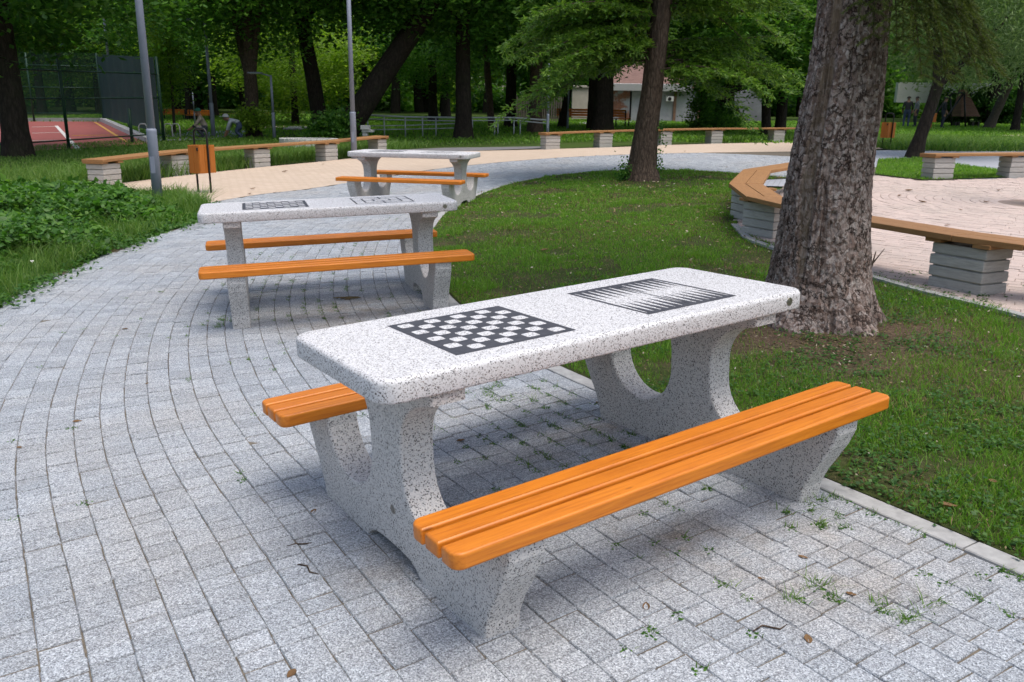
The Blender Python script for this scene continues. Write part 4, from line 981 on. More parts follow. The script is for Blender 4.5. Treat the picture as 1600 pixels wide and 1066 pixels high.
# ------------------------------------------------------------------ grass
def seen(P,mx=60):
    d=np.column_stack([P[:,0],P[:,1],hz(P[:,0],P[:,1])-HC]);f=d@FW
    px=800+F*(d@R2)/np.maximum(f,.01);py=533-F*(d@U2)/np.maximum(f,.01)
    return (f>.3)&(px>-mx-200)&(px<1600+mx+200)&(py<1066+mx+150)
def scatter(r,poly,bounds,dens,near=3.5,pw=1.5,dmax=1.):
    """random points in a polygon, thinner with distance from the path's near end"""
    x0,y0,x1,y1=bounds;n=int(dens*(x1-x0)*(y1-y0));P=np.stack([r.uniform(x0,x1,n),r.uniform(y0,y1,n)],1)
    d=np.hypot(P[:,0],P[:,1]);P=P[r.uniform(0,1,n)<np.clip((near/d)**pw,0,dmax)];P=P[seen(P)]
    return P[inside(P,np.asarray(poly,float))]
def blades(P,h,wd,r,lean=.5,z0=0.):
    n=len(P);z=hz(P[:,0],P[:,1])+z0;h=np.broadcast_to(h,(n,))*r.uniform(.5,1.3,n);wd=np.broadcast_to(wd,(n,))*r.uniform(.7,1.3,n)
    a=r.uniform(0,2*np.pi,n);b=np.stack([np.cos(a),np.sin(a),0*a],1);l=r.uniform(0,2*np.pi,n);k=(h*lean*r.uniform(.2,1.3,n))[:,None]
    D=np.stack([np.cos(l),np.sin(l),0*l],1)*k;p=np.column_stack([P,z]);up=np.array([0,0,1.])
    s=b*(wd/2)[:,None];m=p+up*(h*.55)[:,None]+D*.35;tp=p+up*(h*.95)[:,None]+D
    V=np.stack([p-s,p+s,m-s*.8,m+s*.8,tp],1).reshape(-1,3);o=np.arange(n)[:,None,None]*5
    Fc=(o+np.array([[0,1,3],[0,3,2],[2,3,4]])[None]).reshape(-1,3);return V,Fc
def grass(name,parts):
    V=[];Fq=[];mi=[];o=0;ms=[]
    for (v,f),m in parts:
        if m not in ms:ms.append(m)
        V.append(v);Fq.append(f+o);o+=len(v);mi.append(np.full(len(f),ms.index(m)))
    ob=npmesh(name,np.concatenate(V),np.concatenate(Fq),ms,None,False,np.concatenate(mi));tag(ob,kind='stuff');return ob
r=np.random.default_rng(41)
LB=np.vstack([offs(KERB,-.01),[(4.3,16.0)],PLAZA[::-1][:9],[(5.6,4.4),(7,2.5),(5.4,-2.6)]])
P=scatter(r,LB,(-1.2,1.2,6.5,19),12500,3.2,1.25)
P=P[~inside(P,PLAZA)]
def bare(P):
    """bare soil: round the big spruce and in random worn patches"""
    d=np.hypot(P[:,0]-2.1,P[:,1]-5.45);e=fbm(P[:,0]*1.5,P[:,1]*1.5,5,4)
    b=(1-sst(.55,1.35,d+1.1*(e-.5)));b=np.maximum(b,.9*sst(.545,.67,fbm(P[:,0]*2.1+9,P[:,1]*2.1,8,4)))
    kd=np.min(np.hypot(P[:,0][:,None]-KERB[None,::6,0],P[:,1][:,None]-KERB[None,::6,1]),1)
    near=1-sst(3.5,6.5,P[:,1])
    b=np.maximum(b,near*.28*(1-sst(.02,.28,kd+.25*(e-.5))))
    b=np.maximum(b,.9*(1-sst(.3,1.1,np.hypot(P[:,0]-2.5,P[:,1]-15.5)+.4*(e-.5))));return np.clip(b,0,.97)
keep=r.uniform(0,1,len(P))>bare(P);P=P[keep];d=np.hypot(P[:,0],P[:,1])
hh=.018+.030*fbm(P[:,0]*1.3,P[:,1]*1.3,12,3)+.03*sst(.55,.75,fbm(P[:,0]*3,P[:,1]*3,13,3));wd=.0036*np.maximum(1,d/5)
dry=r.uniform(0,1,len(P))<(.05+.30*sst(.5,.66,fbm(P[:,0]*.9+3,P[:,1]*.9,14,4)))
PL=scatter(r,LB,(-1.2,1.2,6.5,19),700,3.2,1.3);PL=PL[~inside(PL,PLAZA)];dl=np.hypot(PL[:,0],PL[:,1])
grass('lawn_grass',[(blades(P[~dry],hh[~dry],wd[~dry],r,.8),LF_grass),(blades(P[dry],hh[dry]*.7,wd[dry],r,1.3),LF_dry),(blades(PL,.012,.0035*np.maximum(1,dl/4.2),r,2.5),LF_dry)])
# small clover-like leaves mixed into the lawn close by and round the trunk
PW=scatter(r,LB,(.2,1.5,5.5,7.5),420,3.5,1.);PW=PW[fbm(PW[:,0]*2.5,PW[:,1]*2.5,44,3)>.5]
PT=np.array([2.1,5.35])+r.normal(0,.32,(160,2))*[1.2,.7];PT=PT[fbm(PT[:,0]*4,PT[:,1]*4,45,2)>.5];PW=np.concatenate([PW,PT])
idx=np.repeat(np.arange(len(PW)),5);Q=np.column_stack([PW[idx]+r.normal(0,.018,(len(idx),2)),np.zeros(len(idx))]);Q[:,2]=hz(Q[:,0],Q[:,1])+r.uniform(.008,.04,len(idx))
PC_=scatter(r,LB,(-1.2,1.2,6.5,19),150,3.5,1.);PC_=PC_[~inside(PC_,PLAZA)];PD=np.array([2.0,5.3])+r.normal(0,1,(420,2))*[.75,.45];PC_=np.concatenate([PC_,PD]);Qc=np.column_stack([PC_,hz(PC_[:,0],PC_[:,1])+r.uniform(.006,.03,len(PC_))])
tag(quads_obj('lawn_litter',leaf_quads(Qc,.026*np.maximum(.7,np.hypot(PC_[:,0],PC_[:,1])/5.5),.011*np.maximum(.7,np.hypot(PC_[:,0],PC_[:,1])/5.5),r,.75,.0),[LF_dry,m_leaf('pale dead leaf scraps',(.30,.25,.17),(.42,.37,.28),(.52,.48,.4),.1,.8)],None,(r.uniform(0,1,len(Qc))<.22).astype(int)),kind='stuff')
tag(quads_obj('lawn_clover',leaf_quads(Q,.022,.018,r,.8,.1),LF_weed),kind='stuff')
# small lawn with the leaning tree
P=scatter(r,ISL,(6.5,15.5,14,23),900,16,1.);grass('small_lawn_grass',[(blades(P,.05,.014,r,.9,.01),LF_grass)])
# verge on the left: ground cover and tall grass
BP=BANK
P=scatter(r,BP,(-12,1.5,-3.9,15),1500,7.5,1.2)
e=fbm(P[:,0]*.8,P[:,1]*.8,51,4);edge=np.min(np.hypot(P[:,0][:,None]-resample(LEFT,.3)[None,:,0],P[:,1][:,None]-resample(LEFT,.3)[None,:,1]),1)
spill=P[:,0]>-4.6
e2_=fbm(P[:,0]*2.3+7,P[:,1]*2.3,59,3);kp=r.uniform(0,1,len(P))<sst(.30,.55,e2_)*.85+.15;P=P[kp];e=e[kp];edge=edge[kp]
hgt=(.03+.34*sst(.40,.72,e))*np.clip(.2+edge/.8,0,1)
idx=np.repeat(np.arange(len(P)),4);Q=np.column_stack([P[idx]+r.normal(0,.05,(len(idx),2)),np.zeros(len(idx))]);Q[:,2]=hz(Q[:,0],Q[:,1])+hgt[idx]*r.uniform(.1,1,len(idx))**.6
dq=np.hypot(Q[:,0],Q[:,1]);sz=.036*np.maximum(1,dq/9)*(.45+1.2*fbm(Q[:,0]*2.2,Q[:,1]*2.2,57,3))*r.uniform(.6,1.6,len(Q))
tag(quads_obj('ground_cover',leaf_quads(Q,sz*1.3,sz*.95,r,.62,.25),[LF_weed,LF_mid],None,(r.uniform(0,1,len(Q))<.3).astype(int)),kind='stuff')
PV=scatter(r,BP,(-12,1.5,-3.9,15),2200,7.5,1.2);dv=np.hypot(PV[:,0],PV[:,1]);grass('verge_grass',[(blades(PV,.05+.30*sst(.4,.75,fbm(PV[:,0]*1.1,PV[:,1]*1.1,60,3)),.0042*np.maximum(1,dv/7),r,1.1),LF_tall)])
# leaves creeping over the paving edge
LE=resample(LEFT[2:],.05);n=1500;ii=r.integers(0,len(LE),n);PE=LE[ii]+np.stack([np.abs(r.normal(0,.13,n))*(fbm(LE[ii][:,1]*1.3,LE[ii][:,1]*0,58,3)>.45),r.normal(0,.03,n)],1)
Q=np.column_stack([PE,hz(PE[:,0],PE[:,1])+r.uniform(.01,.09,n)]);tag(quads_obj('creeping_leaves',leaf_quads(Q,.045,.034,r,.7,.2),LF_weed),kind='stuff')
P2=scatter(r,BP,(-13,6,-4.2,15),700,7.5,1.);m=fbm(P2[:,0]*.9+4,P2[:,1]*.9,52,3)>.42;P2=P2[m];d2=np.hypot(P2[:,0],P2[:,1])
PF=P[r.uniform(0,1,len(P))<.0012];zf=hz(PF[:,0],PF[:,1])+.12+.16*r.uniform(0,1,len(PF));Qf=np.repeat(np.column_stack([PF,zf]),4,0)
wf=quads_obj('white_clover_flowers',leaf_quads(Qf,.022,.02,r,.4,0),m_plain('white petals',(.65,.65,.6),.7));tag(wf,kind='stuff')
# meadow behind the left bench and between the bench and the court
MEAD=np.vstack([BFAR[:20],[(-2,29),(-7,31),(-12.5,30.5),(-14.5,25),(-22,24),(-22,12)]])
P3=scatter(r,MEAD,(-20,12,-2.5,31),420,14,1.1);d3=np.hypot(P3[:,0],P3[:,1]);BFL=resample(BFAR,.5);nb=np.min(np.hypot(P3[:,0][:,None]-BFL[None,:,0],P3[:,1][:,None]-BFL[None,:,1]),1)
h3=.08+.20*(1-sst(.8,3.0,nb))*(.5+fbm(P3[:,0]*.7,P3[:,1]*.7,61,3))
NEARB=P3[(nb<2.2)];hb=.22+.16*r.uniform(0,1,len(NEARB))
RB=np.vstack([BFAR[-34:],[(27,37),(4,37),(-3.5,31),(-4.2,27)]])
P4=scatter(r,RB,(-5,24,22,37),160,24,.6);nb4=np.min(np.hypot(P4[:,0][:,None]-BFL[None,:,0],P4[:,1][:,None]-BFL[None,:,1]),1)
h4=.07+.24*(1-sst(.5,1.8,nb4))*(.5+fbm(P4[:,0]*.7,P4[:,1]*.7,62,3))
RM=np.vstack([pz([(1395,235),(1500,237),(1600,237)]),[(24,27),(26,33),(14,36),(11.5,29.5)]])
P5=scatter(r,RM,(10,24,26,36),420,26,.5);h5=.22+.42*fbm(P5[:,0]*.6,P5[:,1]*.6,63,3)*(1-sst(28.5,32,P5[:,1]))
grass('meadow_grass',[(blades(P2,.20,.006*np.maximum(1,d2/8),r,.8),LF_tall),(blades(P3,h3,.011*np.maximum(1,d3/14),r,.8),LF_tall),(blades(NEARB,hb,.010,r,.9),LF_tall),(blades(P4,h4,.02,r,.8),LF_tall),(blades(P5,h5*.8,.014,r,1.1),LF_tall),(blades(P5[::3],h5[::3]*.7,.03,r,1.6),LF_weed)])
# far lawns
FL=np.array([(-30,31),(40,34),(60,60),(-50,60)]);P6=np.stack([r.uniform(-26,34,90000),r.uniform(29,58,90000)],1);P6=P6[seen(P6)];ct=inside(P6,CP);P6=P6[~ct]
grass('far_lawn_grass',[(blades(P6,.10,.05,r,1.),LF_grass)])
# weeds in the joints of the paving
P=[];seg=[]
r=np.random.default_rng(71)
def tuft_pts(n,xr,yr,fn):
    q=np.stack([r.uniform(*xr,n),r.uniform(*yr,n)],1);return q[r.uniform(0,1,len(q))<fn(q)]
ctrs=cells=None
rows=[offs(KERB,.12+k*ROW) for k in range(0,30)]
pts=[];wt=[]
for k,c in enumerate(rows):
    c=resample(c,.02);m=(c[:,1]>1.2)&(c[:,1]<15);c=c[m]
    f=fbm(c[:,0]*1.7+2,c[:,1]*1.7,72,4);kd=k*ROW
    p=.035*np.exp(-kd/.45)*2.2*sst(.42,.62,f)+.10*sst(.54,.68,f)*np.exp(-kd/1.6)
    # thick under the tables
    for tx,ty,sg in((.35,3.75,.55),(-1.35,6.3,.8),(1.15,2.95,.45),(.3,4.3,.35)):
        p=p+.16*np.exp(-((c[:,0]-tx)**2+(c[:,1]-ty)**2)/(2*sg*sg))*sst(.38,.6,f)
    h_=r.uniform(0,1,len(c))<p*1.1;pts.append(c[h_])
pts=np.concatenate(pts)
extra=[np.array([-.1,4.72])+r.normal(0,.10,(12,2)),np.array([.85,3.95])+r.normal(0,.08,(9,2)),np.array([1.18,2.86])+r.normal(0,.06,(9,2)),np.array([-.1,4.35])+r.normal(0,.1,(8,2)),np.array([-2.15,6.0])+r.normal(0,.10,(10,2)),np.array([.6,3.9])+r.normal(0,.05,(8,2)),np.array([1.25,2.25])+r.normal(0,.06,(7,2)),np.array([1.02,2.35])+r.normal(0,.07,(7,2))]
pts=np.concatenate([pts]+extra);k=r.poisson(5,len(pts));idx=np.repeat(np.arange(len(pts)),k);B=pts[idx]+r.normal(0,.010,(len(idx),2))
moss=pts;mi_=np.repeat(np.arange(len(moss)),8);Mq=np.column_stack([moss[mi_]+r.normal(0,.014,(len(mi_),2)),np.zeros(len(mi_))]);Mq[:,2]=hz(Mq[:,0],Mq[:,1])+.002
big=pts[-70:];bi=np.repeat(np.arange(70),9);BB_=big[bi]+r.normal(0,.015,(len(bi),2))
grass('joint_weeds',[(blades(B,.022,.0035,r,1.4,-.004),LF_tall),(blades(BB_,.034,.0035,r,1.8,-.004),LF_tall)])
tag(quads_obj('joint_moss',leaf_quads(Mq,.014,.010,r,.9,.0),LF_dark),kind='stuff')
# ------------------------------------------------------------------ litter lying about
def leafmesh(seed,L=.055,W_=.035,curl=.3):
    rr=random.Random(seed);bm=bmesh.new();n=7;rows=[]
    for i in range(n):
        s_=i/(n-1);ww=W_*math.sin(math.pi*min(1,.06+s_*.94))**.8*(1+.15*rr.uniform(-1,1));zc=.004+curl*L*(s_-.5)**2+rr.uniform(-.001,.001)
        rows.append([bm.verts.new((L*(s_-.5),ww*e/2,zc+curl*ww*abs(e)*.6)) for e in(-1,-.5,0,.5,1)])
    for a,b in zip(rows,rows[1:]):
        for k in range(4):bm.faces.new((a[k],a[k+1],b[k+1],b[k]))
    me=bpy.data.meshes.new('fallen_leaf');bm.to_mesh(me);bm.free();me.materials.append(LF_brown);return me
LM=[leafmesh(k,.05+.02*k,.03+.008*k,.25+.1*k) for k in range(3)]
def drop(name,label,me,px,py,rz,cat,group,sc=1.,dz=.0):
    gg=G(px,py);o=part(name,me,None,(gg[0],gg[1],gg[2]+dz),(R_(random.uniform(-8,8)),R_(random.uniform(-8,8)),rz));o.scale=(sc,)*3;tag(o,label,cat,group);return o
random.seed(8)
for k,(px,py,s_) in enumerate(((1262,1000,.8),(455,1055,.6),(560,775,.6),(30,700,.6),(490,800,.5),(1010,950,.5),(1254,872,.7),(935,630,.6),(720,690,.5),(230,600,.5),(195,515,.7),(120,660,.5),(1190,905,.5),(1330,930,.5))):
    drop('fallen_leaf','small dry brown leaf lying on the grey pavers',LM[k%3],px,py,random.uniform(0,6.3),'leaf','dry leaves on the grey pavers',s_)
for k,(px,py) in enumerate(((880,300),(985,325),(1050,355),(1110,330),(905,500),(850,395),(930,440),(1010,300),(950,350),(1240,640),(1290,690),(1480,800),(1550,760),(1180,455),(700,372),(715,375))):
    drop('fallen_leaf','pale dry leaf lying in the lawn grass',LM[k%3],px,py,random.uniform(0,6.3),'leaf','dry leaves on the lawn',1.1 if py<460 else .8,.02)
for k,(px,py) in enumerate(((430,303),(395,297),(445,270),(505,258),(390,305),(1440,318),(1500,330),(1540,318),(1420,300),(1480,355),(1405,308),(1560,300),(1135,263),(1070,238),(980,262))):
    drop('fallen_leaf','dark dry leaf lying on the distant paving',LM[k%3],px,py,random.uniform(0,6.3),'leaf','dry leaves on the distant paving',1.5,.016)
bm=bmesh.new()
for k in range(9):
    a=random.uniform(0,6.28);tube(bm,[(random.uniform(-.1,.1),random.uniform(-.04,.04),.006),(random.uniform(-.1,.1),random.uniform(-.05,.05),.02),(random.uniform(-.12,.12),random.uniform(-.05,.05),.01)],.004,5)
ob=obj('dead_grass_clump',bm,LF_dry);g=G(542,468);ob.location=g;tag(ob,'flat brown clump of dead grass under the middle table','dead grass')
def twig(label,px,py,L,rz,b=.02):
    bm=bmesh.new();tube(bm,[(-L/2,0,.004),(-L/6,b,.006),(L/5,-b*.4,.007),(L/2,b*.7,.004)],[.0025,.003,.0028,.0015],6)
    o=obj('twig',bm,MT_barkm);gg=G(px,py);o.location=gg;o.rotation_euler=(0,0,rz);tag(o,label,'twig')
twig('curved dark twig on the pavers at the lower left of the front table',480,892,.11,-.7,.014)
twig('short thin twig on the pavers left of the front table leg',468,853,.09,.3,.008)
twig('pale twig on the lawn near the dirt under the spruce',1210,545,.16,.4,.02)
twig('thin dry twig lying on the pavers right of the front table',1205,985,.12,.2,.02)
bm=bmesh.new()
for k in range(60):
    a=random.uniform(0,6.28);d_=abs(random.gauss(0,.45));box(bm,(math.cos(a)*d_*1.3,math.sin(a)*d_*.7,.008),(random.uniform(.01,.035),random.uniform(.006,.014),.006),random.uniform(0,3),.001)
ob=obj('bark_chips',bm,LF_dry)
for v in ob.data.vertices:v.co.z+=h1(1.95+v.co.x,5.25+v.co.y)
ob.location=(1.95,5.25,0);tag(ob,kind='stuff')
# ------------------------------------------------------------------ far buildings
MT_plaster=m_noise('weathered grey plaster',(.22,.235,.25),(.36,.37,.385),1.2,.9,.1,c=(.26,.27,.29))
MT_plb=m_noise('pale stained plaster',(.36,.33,.28),(.52,.49,.43),1.,.9,.1)
def m_brickpatch():
    t=NT('brick showing through plaster');v=t.coord();br=t.n('TexBrick',i_Vector=t.n('Mapping',i_Vector=v,i_Rotation=(R_(90),0,0)).outputs[0],i_Color1=(.30,.12,.07,1),i_Color2=(.22,.085,.055,1),i_Mortar=(.28,.22,.18,1),i_Scale=4.)
    m=t.ramp(t.noise(v,.9,5),[(.48,(0,0,0)),(.54,(1,1,1))]);return t.fin(t.mix(m,br.outputs[0],(.35,.36,.38)),.9,.1)
MT_tile=m_noise('faded red roof tiles',(.12,.07,.06),(.21,.13,.11),9,.85,.4,(.4,1,1))
MT_eave=m_plain('pale metal gutter',(.5,.5,.5),.4,.4)
MT_brown=m_wood('brown stained wood',(.10,.05,.03),(.15,.078,.05),(.19,.10,.07),.7,(2,2,10))
def ybox(bm,px0,py0,px1,py1,y,d,bev=.0,mi=0):
    """a real box of depth d whose front face spans two sight lines at distance y"""
    a=AT(px0,py0,y);b=AT(px1,py1,y);x0,x1=sorted((a[0],b[0]));z0,z1=sorted((a[2],b[2]));box(bm,((x0+x1)/2,y+d/2,(z0+z1)/2),(x1-x0,d,z1-z0),0,bev,mi)
YB=54.
t=thing('low_building','low old building with red tiled roof and bare brick behind the fir tree','building',(AT(1020,186,YB)[0],YB,h1(AT(1020,186,YB)[0],YB)));L0=t.location.copy()
def bpart(name,fn,mat):
    bm=bmesh.new();fn(bm);o=obj(name,bm,mat,t);o.location=-L0;return o
bpart('wall',lambda bm:ybox(bm,985,200,1102,140,YB,6.),MT_plaster)
bpart('brick_wall',lambda bm:ybox(bm,952,200,985,142,YB+.05,6.),m_brickpatch())
bpart('pillar',lambda bm:ybox(bm,1051,190,1058,141,YB-.12,.11),m_noise('dark brick pillar',(.16,.09,.06),(.26,.16,.11),6))
bpart('pillar',lambda bm:ybox(bm,1089,190,1096,141,YB-.12,.11),m_noise('brown brick pillar',(.16,.09,.06),(.26,.16,.11),6))
bpart('gutter',lambda bm:ybox(bm,955,141.5,1082,132,YB-.55,.50,.02),MT_eave)
def roof(bm):
    a=AT(948,133,YB);b=AT(1100,133,YB);x0,x1=a[0],b[0];z=a[2];P=[(x0,YB-.4,z),(x1,YB-.4,z),(x1,YB+3.3,z+1.9),(x0,YB+3.3,z+1.9),(x0,YB+7,z),(x1,YB+7,z)]
    v=[bm.verts.new(p) for p in P];w2=[bm.verts.new((p[0],p[1],p[2]-.12)) for p in P]
    for q in((0,1,2,3),(3,2,5,4)):
        bm.faces.new([v[i] for i in q]);bm.faces.new([w2[i] for i in q][::-1])
    for i,j in((0,1),(1,2),(2,5),(5,4),(4,3),(3,0)):bm.faces.new((v[i],w2[i],w2[j],v[j]))
bpart('roof',roof,MT_tile)
def ac(bm):
    ybox(bm,1041,158.5,1053,151,YB-.45,.30,.02)
bpart('air_conditioner',ac,m_plain('white enamel',(.6,.6,.58),.4))
bm=bmesh.new();a=AT(1046.5,154.7,YB-.47);tube(bm,[(a[0],YB-.44,a[2]),(a[0],YB-.47,a[2])],.11,16);o=obj('fan_grille',bm,MT_black,t);o.location=-L0
bm=bmesh.new();ybox(bm,893,186,920,135,52.,.5,.02);ybox(bm,891,137,922,134,51.9,.7,.02);o=obj('gate_wall',bm,MT_plb);tag(o,'pale stained wall panel behind the far orange bench and the black trunk','wall')
bm=bmesh.new()
for k in range(26):ybox(bm,792+k*3.6,193,795.2+k*3.6,152+1.5*math.sin(k*3.),50.,.06)
ybox(bm,792,185,885,183,50.07,.05);ybox(bm,792,162,885,160,50.07,.05);o=obj('board_fence',bm,m_wood('silvered fence boards',(.09,.08,.07),(.16,.145,.13),(.2,.185,.165),.9,(8,8,1.)));tag(o,'grey upright board fence between the dark trunks at the back','fence')
bm=bmesh.new();P_=[AT(1143,190,56),AT(1200,190,56),AT(1200,158,56),AT(1172,140,56),AT(1146,146,56)];extrude_poly(bm,[(p[0],p[2]) for p in P_],'y',56,57.,0);o=obj('grey_wall',bm,m_noise('dark grey render',(.13,.135,.145),(.20,.205,.22),1.5,.9));tag(o,'dark grey sloping wall right of the low building','wall')
bm=bmesh.new();ybox(bm,1400,160,1580,131,66,.4);o=obj('pale_wall',bm,m_noise('whitewashed wall',(.60,.62,.66),(.75,.77,.8),1.5,.9));tag(o,'bright whitewashed wall seen through the trees behind the playground','wall')
bm=bmesh.new();ybox(bm,640,186,760,183,60,.4,.03);o=obj('white_ledge',bm,MT_wall);tag(o,'long low white ledge far behind the ramp railing','ledge')
# far orange benches
def park_bench(label,px,py,y,rz,wd=1.6,sz=1.):
    a=AT(px,py,y);t=thing('park_bench',label,'bench',(a[0],y,h1(a[0],y)),(0,0,rz),'orange park benches far back')
    bm=bmesh.new()
    for k in range(3):box(bm,(0,-.15+k*.14,.44),(wd,.12,.04),0,.004)
    obj('seat',bm,MT_orange,t);bm=bmesh.new()
    for k in range(3):box(bm,(0,.22+.03*k,.56+k*.13),(wd,.03,.11),0,.004)
    obj('backrest',bm,MT_orange,t)
    t.scale=(1,1,sz)
    for e in(-1,1):
        bm=bmesh.new();box(bm,(e*wd*.42,-.15,.2),(.05,.05,.46));box(bm,(e*wd*.42,.22,.40),(.05,.05,.9));obj('leg',bm,MT_black,t)
park_bench('orange bench far back between the thin post and the very wide black trunk',902,196,45,.1,2.2)
park_bench('dark orange bench showing right of the very wide black trunk',970,196,44,.4,.9)
for k,(px,y) in enumerate(((272,46),(312,45))):park_bench(('left one of the two orange benches far behind the litter bin','right one of the two orange benches far behind the litter bin')[k],px,190,y,.1,1.3,.62)
bm=bmesh.new();ybox(bm,337,194,397,178,56,.1,.01);ybox(bm,337,180,397,178,55.8,1.2,.01);o=obj('orange_shelter',bm,MT_plank);tag(o,'low tan wooden counter far behind the bending workers','counter')
bm=bmesh.new();ybox(bm,413,192,417,176,54,.4,.03);o=obj('yellow_sign',bm,m_plain('yellow plastic',(.6,.42,.03),.5));tag(o,'small yellow panel left of the thin far lamp post','panel')
# white blocks, stone ring, pale kerb stones on the far green
bm=bmesh.new()
for k,(x0,x1,y0,y1) in enumerate(((563,577,196,203),(565,583,203,207),(566,574,207,213))):ybox(bm,x0,y1,x1,y0,29.5+k*.04,.3,.02)
o=obj('stone_stack',bm,MT_wall);tag(o,'small stack of white stones right of the slender lamp post','stones')
a=AT(478,217,27);bm=bmesh.new();n=32
for k in range(n):
    th_=2*math.pi*k/n;box(bm,(math.cos(th_)*.85,math.sin(th_)*.85,.08),(.16,.17,.30),th_+math.pi/2,.012)
o=obj('stone_ring',bm,MT_wall);o.location=(a[0],27.4,h1(a[0],27.4));tag(o,'low round stone ring at the foot of the dark trunks behind the plank bench','planter')
bm=bmesh.new();ybox(bm,442,203,470,200,36,.5,.03);ybox(bm,449,201,490,198.5,37,.4,.03);o=obj('pale_slab',bm,MT_wall);tag(o,'pale flat slab lying on the far green by the thin lamp post','slab')
# pale gravel and grey paving where the workers are, far paths
sheet('far_path',pz([(240,214),(300,206),(395,204),(400,214),(330,219),(250,221)]),.02,MT_gsheet,.8)
sheet('far_path',pz([(395,201.5),(490,199),(490,196.5),(395,198)]),.02,MT_bsheet,.8)
sheet('far_path',pz([(905,194),(1110,190),(1110,188),(905,191)]),.02,m_noise('grey asphalt path',(.22,.22,.23),(.3,.3,.31),3),.8)
sheet('far_path',pz([(1560,216.5),(1640,214),(1640,209),(1570,212)]),.03,MT_bsheet,.6)
sheet('far_path',pz([(580,236),(700,231),(850,229),(850,232),(700,237),(600,240)]),.006,m_noise('old asphalt',(.13,.13,.14),(.19,.19,.2),5),.5)
# ramp railing
t=thing('ramp_railing','galvanised two-bar ramp railing in front of the far trunks','railing',tuple(G(715,212)));L0=np.array(t.location)
MT_galv=m_plain('galvanised tube',(.42,.45,.48),.45,.2)
def rl(ptsA,ys,rad=.022):
    bm=bmesh.new();tube(bm,[AT(px,py,y)-L0 for (px,py),y in zip(ptsA,ys)],rad,8);obj('handrail',bm,MT_galv,t)
ya=[32,33,33.6,34.2,34.4]
rl([(574,180),(640,183),(715,184),(800,184),(855,188)],ya,.034);rl([(574,186),(640,188),(715,189),(800,188),(855,193)],ya);rl([(574,197),(640,196),(715,193)],[32,33,33.6],.018);rl([(574,203),(640,202),(720,200)],[32,33,33.6],.018)
for px,top,base,y in((574,180,214,32),(600,182,214,32.4),(633,183,214,32.8),(660,184,214,33),(681,185,213,33.3),(738,186,209,33.6),(773,188,211,33.8),(778,190,211,34.0),(803,189,211,34.2),(813,190,209,34.4),(855,188,205,34.5)):
    A1=AT(px,top,y);B1=np.array([A1[0],y,h1(A1[0],y)-.1]);bm=bmesh.new();tube(bm,[B1-L0,A1-L0],.026,8);obj('post',bm,MT_galv,t)
# playground: brown pyramid, swing frame
t=thing('climbing_pyramid','brown slatted wooden climbing pyramid on short legs in the playground','playground climber',tuple(AT(1521,187,52)*[1,1,0]+[0,0,h1(AT(1521,187,52)[0],52)]));L0=np.array(t.location)
a,b,c,d=[AT(*q,52)-L0 for q in((1502,182),(1532,182),(1517,139),(1508,139))]
bm=bmesh.new();n=11
for k in range(n):
    f0,f1_=k/n,(k+.93)/n;p=[a+(d-a)*f0,b+(c-b)*f0,b+(c-b)*f1_,a+(d-a)*f1_]
    A1=[bm.verts.new((q[0],q[1]+.5*(f0 if i<2 else f1_),q[2])) for i,q in enumerate(p)];B1=[bm.verts.new((q[0],q[1]+1.2-.5*(f0 if i<2 else f1_),q[2])) for i,q in enumerate(p)]
    bm.faces.new(A1);bm.faces.new(B1[::-1])
    for i in range(4):bm.faces.new((A1[i],B1[i],B1[(i+1)%4],A1[(i+1)%4]))
bmesh.ops.recalc_face_normals(bm,faces=bm.faces[:]);obj('slat_body',bm,MT_brown,t)
for q in((1499,190),(1504,190),(1526,190),(1535,190)):
    p=AT(*q,52)-L0;bm=bmesh.new();box(bm,(p[0],p[1]+.6,.05),(.12,.5,.5));obj('leg',bm,MT_black,t)
